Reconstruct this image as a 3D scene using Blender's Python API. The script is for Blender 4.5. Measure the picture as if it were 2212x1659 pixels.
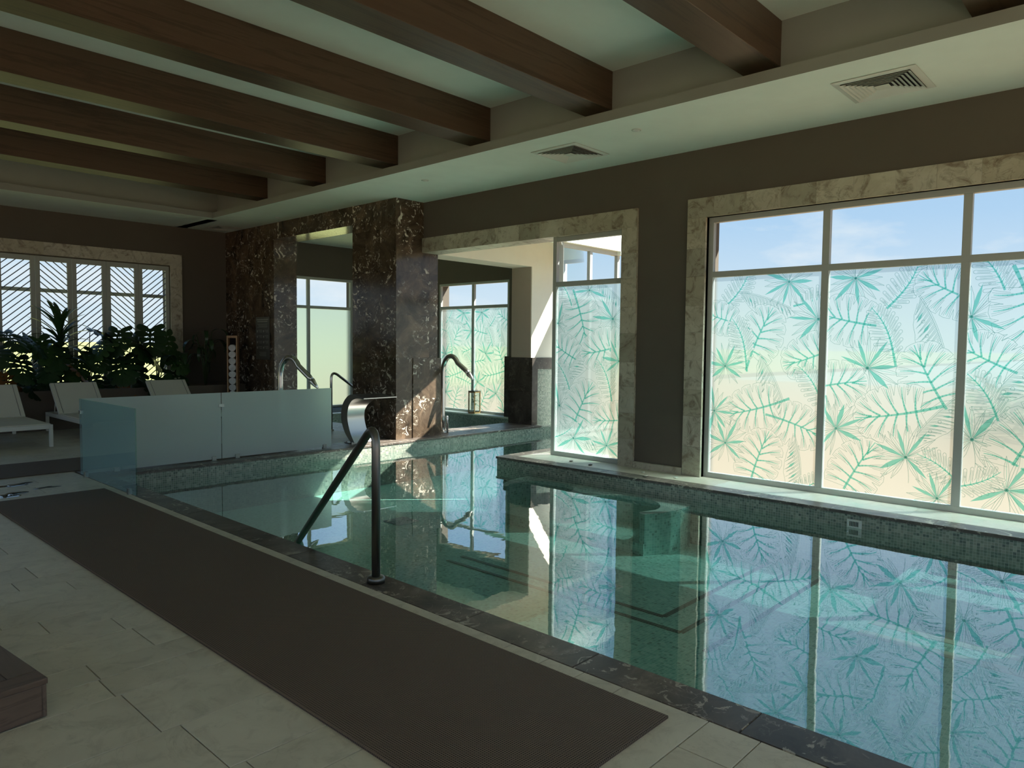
import bpy, bmesh, math, random
import numpy as np
from mathutils import Vector, Matrix

R = math.radians
rnd = random.Random(7)
scene = bpy.context.scene
for o in list(bpy.data.objects):
    bpy.data.objects.remove(o, do_unlink=True)
COL = scene.collection

# ------------------------------------------------------------------ camera
cam_d = bpy.data.cameras.new('camera'); cam = bpy.data.objects.new('camera', cam_d); COL.objects.link(cam)
def cam_axes(yaw, pitch, roll):
    f = Vector((math.sin(yaw)*math.cos(pitch), math.cos(yaw)*math.cos(pitch), math.sin(pitch)))
    r0 = Vector((math.cos(yaw), -math.sin(yaw), 0)); u0 = r0.cross(f)
    return (r0*math.cos(roll)+u0*math.sin(roll), -r0*math.sin(roll)+u0*math.cos(roll), f)
cr, cu, cf = cam_axes(0.824890, -0.0542596, 0.0102957)
m = Matrix(((cr.x, cu.x, -cf.x, 0), (cr.y, cu.y, -cf.y, 0), (cr.z, cu.z, -cf.z, 1.5), (0, 0, 0, 1)))
cam.matrix_world = m
cam_d.sensor_width = 36; cam_d.sensor_fit = 'HORIZONTAL'; cam_d.lens = 1561.65/2212*36
cam_d.clip_start = 0.05; cam_d.clip_end = 900
scene.camera = cam

# ------------------------------------------------------------------ view
vs = scene.view_settings
scene.display_settings.display_device = 'sRGB'
vs.view_transform = 'Standard'; vs.look = 'None'; vs.gamma = 1; vs.use_curve_mapping = False
vs.exposure = 0.50
cy = scene.cycles
cy.max_bounces = 12; cy.diffuse_bounces = 6; cy.glossy_bounces = 5; cy.transmission_bounces = 8; cy.transparent_max_bounces = 24
cy.caustics_reflective = False; cy.caustics_refractive = True; cy.sample_clamp_indirect = 6
cy.use_denoising = True

# ------------------------------------------------------------------ sky and sun
def nd(nt, t, **kw):
    n = nt.nodes.new(t)
    for k, v in kw.items():
        if k.startswith('_'): setattr(n, k[1:], v)
    for k, v in kw.items():
        if not k.startswith('_'):
            key = int(k[1:]) if (k[0] == 'i' and k[1:].isdigit()) else k.replace('__', ' ')
            n.inputs[key].default_value = v
    return n
def ramp(nt, fac, stops, interp='LINEAR'):
    n = nt.nodes.new('ShaderNodeValToRGB'); cr_ = n.color_ramp; cr_.interpolation = interp
    while len(cr_.elements) > 1: cr_.elements.remove(cr_.elements[-1])
    for i, (p, c) in enumerate(stops):
        e = cr_.elements[0] if i == 0 else cr_.elements.new(p)
        e.position = p; e.color = (c[0], c[1], c[2], 1) if len(c) == 3 else c
    if fac is not None: nt.links.new(fac, n.inputs[0])
    return n.outputs[0]
world = bpy.data.worlds.new('sky'); scene.world = world; world.use_nodes = True
nt = world.node_tree; nt.nodes.clear(); L = nt.links.new
tc = nd(nt, 'ShaderNodeTexCoord'); sep = nd(nt, 'ShaderNodeSeparateXYZ'); L(tc.outputs['Generated'], sep.inputs[0])
base = ramp(nt, sep.outputs['Z'], [(0.0, (.74, .84, .93)), (.04, (.70, .82, .93)), (.16, (.46, .66, .90)), (.4, (.26, .48, .82)), (1, (.14, .32, .68))])
mp = nd(nt, 'ShaderNodeMapping'); mp.inputs['Scale'].default_value = (3.0, 3.0, 9.0); mp.inputs['Location'].default_value = (2.3, 5.1, .4); L(tc.outputs['Generated'], mp.inputs[0])
nz = nd(nt, 'ShaderNodeTexNoise', Scale=1.6, Detail=8.0, Roughness=.58); L(mp.outputs[0], nz.inputs['Vector'])
cl = ramp(nt, nz.outputs['Fac'], [(.50, (0, 0, 0)), (.68, (1, 1, 1))])
band = ramp(nt, sep.outputs['Z'], [(0.0, (.85, .85, .85)), (.12, (.8, .8, .8)), (.22, (.25, .25, .25)), (.5, (.1, .1, .1))])
mul = nd(nt, 'ShaderNodeMath', _operation='MULTIPLY'); L(cl, mul.inputs[0]); L(band, mul.inputs[1])
mix = nd(nt, 'ShaderNodeMixRGB'); L(mul.outputs[0], mix.inputs[0]); L(base, mix.inputs[1]); mix.inputs[2].default_value = (.86, .90, .95, 1)
bg = nd(nt, 'ShaderNodeBackground', Strength=0.75); L(mix.outputs[0], bg.inputs[0])
wo = nd(nt, 'ShaderNodeOutputWorld'); L(bg.outputs[0], wo.inputs[0])
sd = bpy.data.lights.new('sun', 'SUN'); sun = bpy.data.objects.new('sun', sd); COL.objects.link(sun)
sd.energy = 15.0; sd.angle = R(.53); sd.color = (1, .94, .84)
sun.rotation_euler = Vector((-.50, .46, -.73)).to_track_quat('-Z', 'Y').to_euler(); sun.location = (30, -25, 33)

# ------------------------------------------------------------------ materials
MATS = {}
def newmat(name):
    mt = bpy.data.materials.new(name); mt.use_nodes = True; mt.node_tree.nodes.clear()
    MATS[name] = mt; return mt, mt.node_tree
def out(nt, sh, disp=None):
    o = nd(nt, 'ShaderNodeOutputMaterial'); nt.links.new(sh, o.inputs[0])
def principled(nt, col, rough=.5, metal=0., spec=.5, bump=None, bs=.2, bd=.01):
    p = nd(nt, 'ShaderNodeBsdfPrincipled')
    if isinstance(col, tuple): p.inputs['Base Color'].default_value = (*col, 1)
    else: nt.links.new(col, p.inputs['Base Color'])
    if isinstance(rough, (int, float)): p.inputs['Roughness'].default_value = rough
    else: nt.links.new(rough, p.inputs['Roughness'])
    p.inputs['Metallic'].default_value = metal; p.inputs['Specular IOR Level'].default_value = spec
    if bump is not None:
        b = nd(nt, 'ShaderNodeBump', Strength=bs, Distance=bd); nt.links.new(bump, b.inputs['Height']); nt.links.new(b.outputs[0], p.inputs['Normal'])
    return p.outputs[0]
def simple(name, col, rough=.5, metal=0., spec=.5):
    mt, nt = newmat(name); out(nt, principled(nt, col, rough, metal, spec)); return mt
def uvcoord(nt, rand=True, scale=(1, 1, 1)):
    tc = nd(nt, 'ShaderNodeTexCoord'); v = tc.outputs['UV']
    if rand:
        oi = nd(nt, 'ShaderNodeObjectInfo'); mm = nd(nt, 'ShaderNodeMath', _operation='MULTIPLY'); nt.links.new(oi.outputs['Random'], mm.inputs[0]); mm.inputs[1].default_value = 57.3
        a = nd(nt, 'ShaderNodeVectorMath', _operation='ADD'); nt.links.new(v, a.inputs[0]); nt.links.new(mm.outputs[0], a.inputs[1]); v = a.outputs[0]
    mp = nd(nt, 'ShaderNodeMapping'); mp.inputs['Scale'].default_value = scale; nt.links.new(v, mp.inputs[0]); return mp.outputs[0]
def noise(nt, vec, scale, detail=4, rough=.55, dist=0.):
    n = nd(nt, 'ShaderNodeTexNoise', Scale=scale, Detail=detail, Roughness=rough, Distortion=dist); nt.links.new(vec, n.inputs['Vector']); return n.outputs['Fac']
def mixc(nt, f, a, b, blend='MIX'):
    n = nd(nt, 'ShaderNodeMixRGB', _blend_type=blend)
    if isinstance(f, (int, float)): n.inputs[0].default_value = f
    else: nt.links.new(f, n.inputs[0])
    for i, c in ((1, a), (2, b)):
        if isinstance(c, tuple): n.inputs[i].default_value = (*c, 1)
        else: nt.links.new(c, n.inputs[i])
    return n.outputs[0]
def math1(nt, op, a, b=None):
    n = nd(nt, 'ShaderNodeMath', _operation=op)
    for i, c in ((0, a), (1, b)):
        if c is None: continue
        if isinstance(c, (int, float)): n.inputs[i].default_value = c
        else: nt.links.new(c, n.inputs[i])
    return n.outputs[0]
def veins(nt, vec, scale, width, dist=1.2):
    n = noise(nt, vec, scale, 5, .6, dist)
    a = math1(nt, 'ABSOLUTE', math1(nt, 'SUBTRACT', n, .5))
    return ramp(nt, a, [(0, (1, 1, 1)), (width, (0, 0, 0))])
def rnd_fac(nt):
    return nd(nt, 'ShaderNodeObjectInfo').outputs['Random']

def plaster(name, col, rough=.85):
    mt, nt = newmat(name); v = uvcoord(nt, False)
    n = noise(nt, v, 3.0, 6); n2 = noise(nt, v, 120., 3)
    c = mixc(nt, n, tuple(x*.93 for x in col), tuple(min(1, x*1.06) for x in col))
    out(nt, principled(nt, c, rough, 0, .3, n2, .08, .002)); return mt
plaster('brown_wall', (.125, .108, .088)); plaster('white_ceiling', (.80, .88, .81)); plaster('shaded_ceiling', (.315, .335, .30)); plaster('cream_wall', (.82, .77, .67)); plaster('planter_render', (.16, .13, .105)); plaster('jamb_render', (.42, .34, .28))

def stone(name, c1, c2, cv, rough=.35, vein=.9, vary=1.):
    mt, nt = newmat(name); v = uvcoord(nt)
    n = noise(nt, v, 3.2, 8, .62, .8); n2 = noise(nt, v, 9., 6, .6, .4)
    c = ramp(nt, n, [(.3, c1), (.62, c2)])
    patch = ramp(nt, noise(nt, v, 5.0, 9, .68, 1.5), [(.50, (0, 0, 0)), (.64, (1, 1, 1))])
    c = mixc(nt, math1(nt, 'MULTIPLY', math1(nt, 'MULTIPLY', patch, vein), n2), c, cv)
    vv = veins(nt, v, 2.0, .008)
    c = mixc(nt, math1(nt, 'MULTIPLY', vv, .32*vein), c, cv)
    rv = ramp(nt, rnd_fac(nt), [(0, (.70, .69, .66)), (.5, (1, 1, 1)), (.8, (1.0, .99, .96)), (1, (.80, .77, .71))])
    c = mixc(nt, vary, c, rv, 'MULTIPLY')
    out(nt, principled(nt, c, rough, 0, .5, n2, .05, .002)); return mt
stone('cream_stone', (.60, .58, .48), (.46, .43, .34), (.15, .10, .06), .45, 1.3)
stone('cream_sill', (.84, .82, .72), (.76, .74, .64), (.40, .36, .28), .3, .4)
stone('floor_stone', (.74, .71, .60), (.64, .61, .51), (.17, .15, .11), .42, .40, .26)
simple('grout', (.16, .15, .125), .9)

def darkmarble(name, b1, b2, blotch, rough, blot_amt=.9):
    mt, nt = newmat(name); v = uvcoord(nt)
    n = noise(nt, v, 2.2, 9, .66, 1.2)
    c = ramp(nt, n, [(.32, b1), (.56, b2), (.72, tuple(x*2.1 for x in b2))])
    w = nd(nt, 'ShaderNodeTexVoronoi', _feature='DISTANCE_TO_EDGE', Scale=4.0)
    wv = nd(nt, 'ShaderNodeVectorMath', _operation='ADD'); nn = nd(nt, 'ShaderNodeTexNoise', Scale=5.0, Detail=6.0); nt.links.new(v, nn.inputs['Vector'])
    sc = nd(nt, 'ShaderNodeVectorMath', _operation='SCALE'); sc.inputs['Scale'].default_value = .55; nt.links.new(nn.outputs['Color'], sc.inputs[0])
    nt.links.new(v, wv.inputs[0]); nt.links.new(sc.outputs[0], wv.inputs[1]); nt.links.new(wv.outputs[0], w.inputs['Vector'])
    line = ramp(nt, w.outputs['Distance'], [(0, (1, 1, 1)), (.018, (0, 0, 0))])
    msk = ramp(nt, noise(nt, v, 2.6, 3), [(.45, (0, 0, 0)), (.65, (1, 1, 1))])
    c = mixc(nt, math1(nt, 'MULTIPLY', math1(nt, 'MULTIPLY', line, msk), .55), c, blotch)
    bl = ramp(nt, noise(nt, v, 6.5, 8, .62, 2.2), [(.575, (0, 0, 0)), (.60, (1, 1, 1))])
    m2 = ramp(nt, noise(nt, v, 1.7, 2), [(.44, (0, 0, 0)), (.54, (1, 1, 1))])
    c = mixc(nt, math1(nt, 'MULTIPLY', math1(nt, 'MULTIPLY', bl, m2), blot_amt), c, blotch)
    out(nt, principled(nt, c, rough, 0, .4)); return mt
darkmarble('dark_marble', (.022, .015, .010), (.105, .074, .050), (.72, .65, .54), .15)
darkmarble('coping_marble', (.045, .038, .034), (.135, .112, .094), (.52, .47, .39), .34, .8)
darkmarble('wainscot_marble', (.035, .028, .024), (.070, .058, .050), (.28, .25, .21), .2, .25)

def wood(name, c1, c2, rough=.4, axis=0, stretch=18):
    mt, nt = newmat(name)
    tc = nd(nt, 'ShaderNodeTexCoord'); oi = nd(nt, 'ShaderNodeObjectInfo')
    a = nd(nt, 'ShaderNodeVectorMath', _operation='ADD'); mm = math1(nt, 'MULTIPLY', oi.outputs['Random'], 41.); nt.links.new(tc.outputs['Object'], a.inputs[0]); nt.links.new(mm, a.inputs[1])
    sc = [stretch, stretch, stretch]; sc[axis] = 1.0
    mp = nd(nt, 'ShaderNodeMapping'); mp.inputs['Scale'].default_value = sc; nt.links.new(a.outputs[0], mp.inputs[0])
    n = noise(nt, mp.outputs[0], .42, 6, .62, .35); n2 = noise(nt, mp.outputs[0], 3.0, 5, .7)
    n3 = noise(nt, a.outputs[0], 1.3, 4)
    c = ramp(nt, n, [(.25, c1), (.5, c2), (.56, tuple(x*.75 for x in c1)), (.62, c2), (.8, tuple(x*1.15 for x in c2))])
    c = mixc(nt, .35, c, mixc(nt, n2, c1, c2))
    c = mixc(nt, math1(nt, 'MULTIPLY', n3, .5), c, tuple(x*.62 for x in c2))
    out(nt, principled(nt, c, rough, 0, .45, n2, .06, .002)); return mt
wood('beam_wood', (.055, .033, .019), (.118, .074, .045), .40)
wood('box_wood', (.115, .080, .062), (.19, .14, .11), .42, 1, 40)
wood('box_wood_front', (.115, .080, .062), (.19, .13, .10), .42, 0, 40)
wood('rack_wood', (.42, .24, .13), (.56, .36, .20), .5, 2)
wood('lantern_wood', (.36, .20, .08), (.52, .31, .13), .5, 2)

def mosaic(name, cols, grout, scale=40., rough=.25, under=False):
    """25 mm glass mosaic; too small in the picture to pick apart tile by tile"""
    mt, nt = newmat(name); v = uvcoord(nt, False)
    mp = nd(nt, 'ShaderNodeMapping'); mp.inputs['Scale'].default_value = (scale, scale, scale); nt.links.new(v, mp.inputs[0])
    fl = nd(nt, 'ShaderNodeVectorMath', _operation='FLOOR'); nt.links.new(mp.outputs[0], fl.inputs[0])
    wn = nd(nt, 'ShaderNodeTexWhiteNoise', _noise_dimensions='2D'); nt.links.new(fl.outputs[0], wn.inputs['Vector'])
    c = ramp(nt, wn.outputs['Value'], cols, 'CONSTANT')
    fr = nd(nt, 'ShaderNodeVectorMath', _operation='FRACTION'); nt.links.new(mp.outputs[0], fr.inputs[0])
    s = nd(nt, 'ShaderNodeSeparateXYZ'); nt.links.new(fr.outputs[0], s.inputs[0])
    ex = math1(nt, 'ABSOLUTE', math1(nt, 'SUBTRACT', s.outputs[0], .5)); ey = math1(nt, 'ABSOLUTE', math1(nt, 'SUBTRACT', s.outputs[1], .5))
    e = math1(nt, 'MAXIMUM', ex, ey)
    g = ramp(nt, e, [(.435, (0, 0, 0)), (.455, (1, 1, 1))])
    c = mixc(nt, g, c, grout)
    h = math1(nt, 'SUBTRACT', 1., g)
    out(nt, principled(nt, c, rough, 0, .5, h, .25, .002)); return mt
mosaic('green_mosaic', [(0, (.22, .25, .20)), (.30, (.29, .31, .25)), (.55, (.17, .21, .17)), (.78, (.36, .38, .31)), (.92, (.11, .14, .115))], (.47, .48, .42))
mosaic('pool_mosaic', [(0, (.31, .62, .54)), (.35, (.37, .68, .59)), (.6, (.25, .53, .46)), (.8, (.43, .73, .65)), (.93, (.16, .38, .33))], (.56, .78, .71), 38.)
mosaic('lit_seat_mosaic', [(0, (.76, .84, .76)), (.35, (.82, .88, .80)), (.6, (.68, .78, .70)), (.8, (.86, .90, .84)), (.93, (.55, .66, .58))], (.88, .92, .86), 38.)
mosaic('black_mosaic', [(0, (.012, .02, .018)), (.5, (.03, .045, .04)), (.8, (.02, .03, .03))], (.2, .3, .27), 40.)

simple('steel', (.62, .62, .60), .20, 1.0); simple('brushed_steel', (.45, .45, .43), .30, 1.0); simple('dark_steel', (.22, .215, .20), .36, 1.0)
simple('white_frame', (.43, .455, .43), .45); simple('shutter_white', (.40, .42, .38), .5); simple('slat_blue', (.10, .105, .135), .5)
simple('lounger_metal', (.76, .77, .73), .45); simple('vent_white', (.66, .69, .64), .5); simple('vent_dark', (.012, .014, .018), .8)
simple('white_plastic', (.72, .73, .70), .4); simple('towel', (.82, .83, .84), .95); simple('black_metal', (.015, .014, .013), .4, .6)
simple('clip_grey', (.35, .36, .34), .35, .8); simple('sign_board', (.080, .078, .062), .5); simple('sign_ink', (.30, .30, .26), .6)
simple('leaf_dark', (.018, .048, .016), .28); simple('leaf_mid', (.03, .075, .02), .3); simple('leaf_brown', (.25, .11, .03), .5); simple('stem_green', (.04, .06, .02), .5); simple('sprig_green', (.22, .38, .08), .5)
simple('soil', (.02, .015, .01), .95); simple('pebble', (.62, .60, .52), .6); simple('dark_pebble', (.12, .11, .09), .6)
simple('tan_ground', (.235, .155, .09), .9); simple('hedge_green', (.09, .17, .045), .8)
mt, nt = newmat('sling_fabric'); v = uvcoord(nt, False, (900, 900, 900))
ck = nd(nt, 'ShaderNodeTexChecker', Scale=1.0); nt.links.new(v, ck.inputs[0])
out(nt, principled(nt, mixc(nt, noise(nt, uvcoord(nt, False), 6), (.70, .69, .60), (.76, .75, .66)), .8, 0, .2))
mt, nt = newmat('lawn'); v = uvcoord(nt, False)
n1 = noise(nt, v, .35, 6, .6); n2 = noise(nt, v, 5., 6, .7)
c = ramp(nt, n1, [(.3, (.24, .27, .085)), (.7, (.32, .32, .15))]); c = mixc(nt, ramp(nt, n2, [(.55, (0, 0, 0)), (.75, (.5, .5, .5))]), c, (.20, .22, .07))
out(nt, principled(nt, c, .9, 0, .1))
mt, nt = newmat('sea'); out(nt, principled(nt, (.22, .27, .27), .6, 0, .3))
mt, nt = newmat('mat_weave')
v = uvcoord(nt, False, (95, 95, 95)); fr = nd(nt, 'ShaderNodeVectorMath', _operation='FRACTION'); nt.links.new(v, fr.inputs[0]); s = nd(nt, 'ShaderNodeSeparateXYZ'); nt.links.new(fr.outputs[0], s.inputs[0])
dx = math1(nt, 'ABSOLUTE', math1(nt, 'SUBTRACT', s.outputs[0], .5)); dy = math1(nt, 'ABSOLUTE', math1(nt, 'SUBTRACT', s.outputs[1], .5))
d = math1(nt, 'MULTIPLY', math1(nt, 'SUBTRACT', .5, dx), math1(nt, 'SUBTRACT', .5, dy))
k = ramp(nt, d, [(.03, (0, 0, 0)), (.10, (1, 1, 1))])
c = mixc(nt, k, (.215, .158, .120), (.042, .030, .023))
tip = ramp(nt, noise(nt, uvcoord(nt, False, (180, 60, 1)), 1.0, 2), [(.55, (0, 0, 0)), (.72, (.35, .35, .35))])
c = mixc(nt, tip, c, (.20, .165, .135))
out(nt, principled(nt, c, .62, 0, .35, math1(nt, 'SUBTRACT', 1., k), .5, .004))

def fres(nt, ior=1.45):
    n = nd(nt, 'ShaderNodeFresnel', IOR=ior); return n.outputs[0]
def mixs(nt, f, a, b):
    n = nd(nt, 'ShaderNodeMixShader')
    if isinstance(f, (int, float)): n.inputs[0].default_value = f
    else: nt.links.new(f, n.inputs[0])
    nt.links.new(a, n.inputs[1]); nt.links.new(b, n.inputs[2]); return n.outputs[0]
def transp(nt, c): return nd(nt, 'ShaderNodeBsdfTransparent', Color=(*c, 1)).outputs[0]
def gloss(nt, c, r, normal=None):
    n = nd(nt, 'ShaderNodeBsdfAnisotropic', Color=(*c, 1), Roughness=r)
    if normal is not None: nt.links.new(normal, n.inputs['Normal'])
    return n.outputs[0]
def clear_glass(name, tint, ior=1.45):
    mt, nt = newmat(name); out(nt, mixs(nt, fres(nt, ior), transp(nt, tint), gloss(nt, (1, 1, 1), .0))); return mt
clear_glass('clear_glass', (.94, .97, .96), 1.25)
mt, nt = newmat('glass_edge'); out(nt, transp(nt, (.80, .93, .90)))
mt, nt = newmat('pane_back'); out(nt, transp(nt, (.97, .98, .98)))
def frosted(name, tint, rough, trans_w, ior=1.22, gl=.06):
    mt, nt = newmat(name)
    rf = nd(nt, 'ShaderNodeBsdfRefraction', Color=(*tint, 1), Roughness=rough, IOR=ior).outputs[0]
    tl = nd(nt, 'ShaderNodeBsdfTranslucent', Color=(*tint, 1)).outputs[0]
    if name == 'frosted_film': rf = mixs(nt, .15, rf, transp(nt, tint))
    out(nt, mixs(nt, gl, mixs(nt, trans_w, rf, tl), nd(nt, 'ShaderNodeBsdfDiffuse', Color=(.82, .90, .88, 1)).outputs[0])); return mt
frosted('frosted_film', (.60, .72, .75), .62, .08, 1.22, .04)
frosted('frosted_plain', (.64, .75, .77), .85, .15, 1.25, .04)
frosted('frosted_screen', (.66, .80, .78), .55, .45, 1.25, .52)
mt, nt = newmat('hazy_glass')
tl = nd(nt, 'ShaderNodeBsdfDiffuse', Color=(.50, .74, .80, 1)).outputs[0]
out(nt, mixs(nt, fres(nt, 1.35), mixs(nt, .30, transp(nt, (.55, .74, .78)), tl), gloss(nt, (1, 1, 1), .02)))
mt, nt = newmat('teal_ink'); out(nt, transp(nt, (.30, .74, .66)))
mt, nt = newmat('grey_ink'); out(nt, transp(nt, (.30, .52, .50)))
mt, nt = newmat('pool_water')
v = uvcoord(nt, False); w1 = noise(nt, v, 2.2, 3, .5, .3); w2 = noise(nt, v, 14., 2)
b = nd(nt, 'ShaderNodeBump', Strength=.022, Distance=.05); nt.links.new(math1(nt, 'ADD', w1, math1(nt, 'MULTIPLY', w2, .05)), b.inputs['Height'])
ge = nd(nt, 'ShaderNodeNewGeometry'); dt = nd(nt, 'ShaderNodeVectorMath', _operation='DOT_PRODUCT'); nt.links.new(ge.outputs['Incoming'], dt.inputs[0]); nt.links.new(b.outputs[0], dt.inputs[1])
fr_ = math1(nt, 'ADD', .03, math1(nt, 'MULTIPLY', .95, math1(nt, 'POWER', math1(nt, 'SUBTRACT', 1., math1(nt, 'MINIMUM', 1., math1(nt, 'ABSOLUTE', dt.outputs['Value']))), 2.3)))
out(nt, mixs(nt, fr_, transp(nt, (.78, .95, .92)), gloss(nt, (1, 1, 1), 0., b.outputs[0])))
mt, nt = newmat('puddle_water'); out(nt, mixs(nt, fres(nt, 2.4), transp(nt, (.50, .50, .48)), gloss(nt, (1, 1, 1), 0.)))

# ------------------------------------------------------------------ mesh helpers
class MB:
    def __init__(s): s.v = []; s.f = []; s.m = []; s.sm = []
    def add(s, vs, fs, mi=0, smooth=False):
        o = len(s.v); s.v += [tuple(map(float, p)) for p in vs]
        for f in fs: s.f.append(tuple(i+o for i in f)); s.m.append(mi); s.sm.append(smooth)
        return s
    def box(s, x0, x1, y0, y1, z0, z1, mi=0, fm=None):
        vs = [(x0, y0, z0), (x1, y0, z0), (x1, y1, z0), (x0, y1, z0), (x0, y0, z1), (x1, y0, z1), (x1, y1, z1), (x0, y1, z1)]
        fs = [(0, 3, 2, 1), (4, 5, 6, 7), (0, 1, 5, 4), (2, 3, 7, 6), (3, 0, 4, 7), (1, 2, 6, 5)]  # -z +z -y +y -x +x
        o = len(s.v); s.v += vs
        for i, f in enumerate(fs):
            s.f.append(tuple(j+o for j in f)); s.m.append(fm.get(i, mi) if fm else mi); s.sm.append(False)
        return s
    def cbox(s, x0, x1, y0, y1, z0, z1, c=.004, mi=0):
        """box with chamfered vertical and top edges"""
        def ring(d, z): return [(x0+d, y0+d, z), (x1-d, y0+d, z), (x1-d, y1-d, z), (x0+d, y1-d, z)]
        vs = ring(0, z0)+ring(0, z1-c)+ring(c, z1)
        fs = [(3, 2, 1, 0), (8, 9, 10, 11)]
        for r in (0, 4):
            for i in range(4): j = (i+1) % 4; fs.append((r+i, r+j, r+4+j, r+4+i))
        return s.add(vs, fs, mi)
    def prism(s, poly, z0, z1, mi=0, plane='xy', smooth=False):
        n = len(poly)
        def P(p, w): return (p[0], p[1], w) if plane == 'xy' else ((w, p[0], p[1]) if plane == 'yz' else (p[0], w, p[1]))
        vs = [P(p, z0) for p in poly]+[P(p, z1) for p in poly]
        fs = [tuple(range(n))[::-1], tuple(range(n, 2*n))]
        o = len(s.v); s.add(vs, fs, mi)
        s.f += [(o+i, o+(i+1) % n, o+n+(i+1) % n, o+n+i) for i in range(n)]; s.m += [mi]*n; s.sm += [smooth]*n
        return s
    def tube(s, path, rad, seg=14, mi=0, cap=True, flat=None):
        path = [Vector(p) for p in path]; n = len(path)
        rads = rad if isinstance(rad, (list, tuple)) else [rad]*n
        t0 = (path[1]-path[0]).normalized(); up = Vector((0, 0, 1)) if abs(t0.z) < .9 else Vector((1, 0, 0))
        a = t0.cross(up).normalized(); vs = []
        for i in range(n):
            t = ((path[min(i+1, n-1)]-path[i]).normalized()+(path[i]-path[max(i-1, 0)]).normalized())
            t = t.normalized() if t.length > 1e-6 else t0
            a = (a-t*a.dot(t)).normalized(); b = t.cross(a)
            fl = flat[i] if flat else 1.
            for k in range(seg):
                th = 2*math.pi*k/seg; vs.append(path[i]+a*(math.cos(th)*rads[i])+b*(math.sin(th)*rads[i]*fl))
        fs = [(i*seg+k, i*seg+(k+1) % seg, (i+1)*seg+(k+1) % seg, (i+1)*seg+k) for i in range(n-1) for k in range(seg)]
        s.add(vs, fs, mi, True)
        if cap:
            o = len(s.v)-n*seg; s.f += [tuple(o+k for k in range(seg))[::-1], tuple(o+(n-1)*seg+k for k in range(seg))]; s.m += [mi]*2; s.sm += [False]*2
        return s
    def lathe(s, prof, c, seg=24, mi=0, smooth=True):
        vs = [(c[0]+r*math.cos(2*math.pi*k/seg), c[1]+r*math.sin(2*math.pi*k/seg), c[2]+z) for r, z in prof for k in range(seg)]
        fs = [(i*seg+k, i*seg+(k+1) % seg, (i+1)*seg+(k+1) % seg, (i+1)*seg+k) for i in range(len(prof)-1) for k in range(seg)]
        s.add(vs, fs, mi, smooth); o = len(s.v)-len(vs)
        s.f += [tuple(o+k for k in range(seg))[::-1], tuple(o+(len(prof)-1)*seg+k for k in range(seg))]; s.m += [mi]*2; s.sm += [False]*2
        return s
    def grid(s, fn, nu, nv, mi=0, smooth=True):
        vs = [fn(i/nu, j/nv) for i in range(nu+1) for j in range(nv+1)]
        fs = [(i*(nv+1)+j, (i+1)*(nv+1)+j, (i+1)*(nv+1)+j+1, i*(nv+1)+j+1) for i in range(nu) for j in range(nv)]
        return s.add(vs, fs, mi, smooth)
    def mesh(s, name, mats, org=(0, 0, 0)):
        me = bpy.data.meshes.new(name)
        me.from_pydata([(p[0]-org[0], p[1]-org[1], p[2]-org[2]) for p in s.v], [], s.f)
        for mname in (mats if isinstance(mats, (list, tuple)) else [mats]): me.materials.append(MATS[mname])
        me.polygons.foreach_set('material_index', s.m); me.polygons.foreach_set('use_smooth', s.sm)
        # uv in metres, projected along the dominant axis of each face
        uv = me.uv_layers.new(name='UVMap'); me.update()
        nv = len(me.vertices); co = np.empty(nv*3, 'f'); me.vertices.foreach_get('co', co); co = co.reshape(-1, 3)+np.array(org, 'f')
        npoly = len(me.polygons); nr = np.empty(npoly*3, 'f'); me.polygons.foreach_get('normal', nr); nr = np.abs(nr.reshape(-1, 3))
        lt = np.empty(npoly, 'i'); me.polygons.foreach_get('loop_total', lt); vi = np.empty(len(me.loops), 'i'); me.loops.foreach_get('vertex_index', vi)
        ax = np.repeat(np.argmax(nr, 1), lt); p = co[vi]
        u = np.where(ax == 0, p[:, 1], p[:, 0]); w = np.where(ax == 2, p[:, 1], p[:, 2])
        uv.data.foreach_set('uv', np.stack([u, w], 1).astype('f').ravel())
        return me
    def build(s, name, mats, parent=None, org=None, bevel=0, **props):
        if parent is not None: org = tuple(parent['_o'])
        elif org is None:
            a = np.array(s.v); org = ((a[:, 0].min()+a[:, 0].max())/2, (a[:, 1].min()+a[:, 1].max())/2, a[:, 2].min())
        me = s.mesh(name, mats, org); o = bpy.data.objects.new(name, me); COL.objects.link(o)
        if parent is not None: o.parent = parent
        else: o.location = org
        o['_o'] = org
        if bevel:
            md = o.modifiers.new('edge', 'BEVEL'); md.width = bevel; md.segments = 2; md.limit_method = 'ANGLE'
        for k, vv in props.items(): o[k] = vv
        return o
def tag(o, label, cat, group=None, kind=None):
    o['label'] = label; o['category'] = cat
    if group: o['group'] = group
    if kind: o['kind'] = kind
    return o
def thing(name, loc, label, cat, group=None, kind=None):
    o = bpy.data.objects.new(name, None); COL.objects.link(o); o.location = loc; o['_o'] = tuple(loc); o.empty_display_size = .1
    return tag(o, label, cat, group, kind)
def copy_tree(o, parent=None, depth=0):
    c = o.copy(); COL.objects.link(c)
    if parent is not None: c.parent = parent
    for ch in [q for q in bpy.data.objects if q.parent == o]: copy_tree(ch, c, depth+1)
    return c
def bend(pts, r, n=6):
    """polyline with rounded corners"""
    pts = [Vector(p) for p in pts]; o = [pts[0]]
    for i in range(1, len(pts)-1):
        a, b, c = pts[i-1], pts[i], pts[i+1]; d1 = (a-b).normalized(); d2 = (c-b).normalized()
        ang = d1.angle(d2); t = min(r/math.tan(ang/2), (a-b).length*.49, (c-b).length*.49)
        p0 = b+d1*t; p2 = b+d2*t
        for k in range(n+1):
            u = k/n; o.append(p0*(1-u)**2+b*2*u*(1-u)+p2*u*u)
    o.append(pts[-1]); return o
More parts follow.
